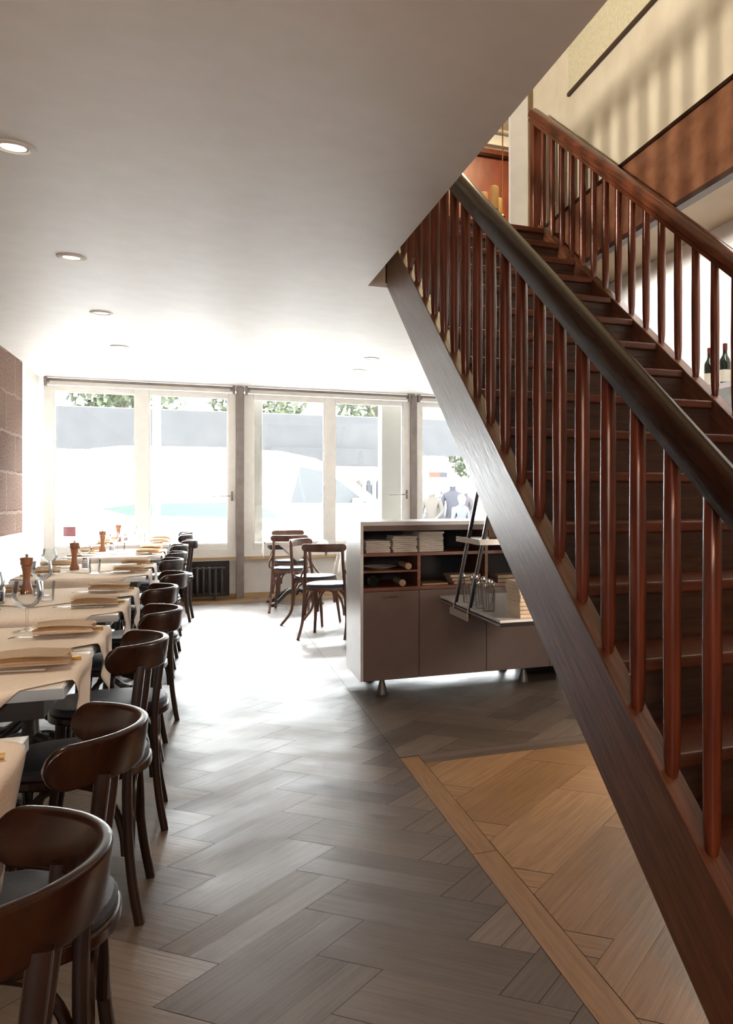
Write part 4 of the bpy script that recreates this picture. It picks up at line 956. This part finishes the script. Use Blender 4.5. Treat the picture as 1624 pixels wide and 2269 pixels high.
# sign
sg = thing('street_sign', 'orange and grey street sign on a thin pole outside the right window', 'sign', (5.15, 22.2, -.15))
b = new(); tube(b, [(0, 0, 0), (0, 0, 2.15)], .02, 8, up=V(1, 0, 0)); obj('pole', b, 'steel', sg)
b = new(); box(b, .05, .32, -.02, 0, 1.92, 2.05); obj('sign_panel', b, 'sign_orange', sg)
b = new(); box(b, .32, .52, -.02, 0, 1.92, 2.05); obj('sign_panel', b, 'garment_grey', sg)
# people
def person(x, y, rz, h, coat, lab, arm=0.5, lean=0, stride=.1):
    t = thing('person', lab, 'person', (x, y, -.15), rz, group=None); k = h/1.72
    me = bpy.data.meshes.new('body'); vs = []; es = []; rad = []
    def v(p, r, par=None):
        vs.append(tuple(c*k for c in p)); rad.append(r*k)
        if par is not None: es.append((par, len(vs)-1))
        return len(vs)-1
    pel = v((0, 0, .93), .135); sp = v((0, .01+lean*.3, 1.12), .125, pel); ches = v((0, .0+lean*.7, 1.32), .145, sp); nk_ = v((0, .0+lean, 1.47), .055, ches); hd = v((0, .02+lean*1.05, 1.57), .082, nk_); v((0, .015+lean*1.05, 1.65), .075, hd)
    for s in (-1, 1):
        hip = v((s*.09, 0, .86), .10, pel); kn_ = v((s*.10, s*stride, .48), .062, hip); an = v((s*.10, s*stride*1.4-.02, .08), .042, kn_); v((s*.11, s*stride*1.4+.13, .035), .035, an)
        sh = v((s*.17, lean*.8, 1.38), .065, ches); el = v((s*.24, .03+lean*.6, 1.12), .047, sh); wr = v((s*.19, .10+.18*arm, 1.12-.25*(1-arm)), .030, el); pl = v((s*.175, .15+.2*arm, 1.10-.28*(1-arm)), .030, wr)
        for q in range(4): v((s*(.165+.012*(q-1.5)), .215+.2*arm, 1.085-.29*(1-arm)-.004*abs(q-1.5)), .009, pl)
        v((s*.14, .185+.2*arm, 1.10-.28*(1-arm)), .010, pl)
    me.from_pydata(vs, es, []); me.materials.append(M[coat])
    o = bpy.data.objects.new('body', me); COL.objects.link(o); o.parent = t
    sk_ = o.modifiers.new('skin', 'SKIN'); sk_.use_smooth_shade = True
    for i, d in enumerate(me.skin_vertices[0].data): d.radius = (rad[i], rad[i]); d.use_root = (i == 0)
    o.modifiers.new('sub', 'SUBSURF').levels = 1
    b = new(); lathe(b, [(.001, -.09), (.05, -.085), (.075, -.03), (.082, .02), (.075, .07), (.045, .105), (.001, .115)], c=(0, (.02+lean*1.05)*k, 1.60*k), n=16); lathe(b, [(.001, -.012), (.012, 0), (.001, .02)], c=(0, (.10+lean*1.05)*k, 1.595*k), n=8); obj('face', b, 'skin', t)
    b = new(); lathe(b, [(.07, -.03), (.088, .02), (.085, .07), (.055, .115), (.001, .128)], c=(0, (.002+lean*1.05)*k, 1.605*k), n=16); obj('hair', b, 'hair', t)
    b = new()
    for s in (-1, 1): tube(b, [tuple(c*k for c in p) for p in ((s*.09, 0, .90), (s*.10, s*stride, .48), (s*.10, s*stride*1.4-.02, .09))], .105*k, 12, up=V(0, 1, 0), r2=.065*k)
    obj('trousers', b, 'trousers', t)
    return t
person(4.50, 18.9, 2.6, 1.66, 'coat_tan', 'person in a tan coat standing leftmost outside the right window', .6)
person(5.02, 20.4, 1.9, 1.60, 'coat_grey', 'person in grey just right of the one in the tan coat outside', .7)
person(5.08, 19.4, 2.9, 1.82, 'coat_navy', 'tall person in a navy coat in the middle of the group outside', .2, 0, .16)
person(4.92, 18.3, 3.4, 1.45, 'coat_grey', 'short person in pale grey leaning forward in the group outside', .7, .14)
person(5.63, 20.3, 2.2, 1.68, 'coat_mauve', 'person in mauve standing rightmost in the group outside', .6)
b = new(); box(b, -1.50, -1.375, YW+.012, YW+.016, .80, .915); o = obj('window_sticker', b, 'sticker'); tag(o, 'small pink paper stuck to the lower left of the left window', 'sticker')
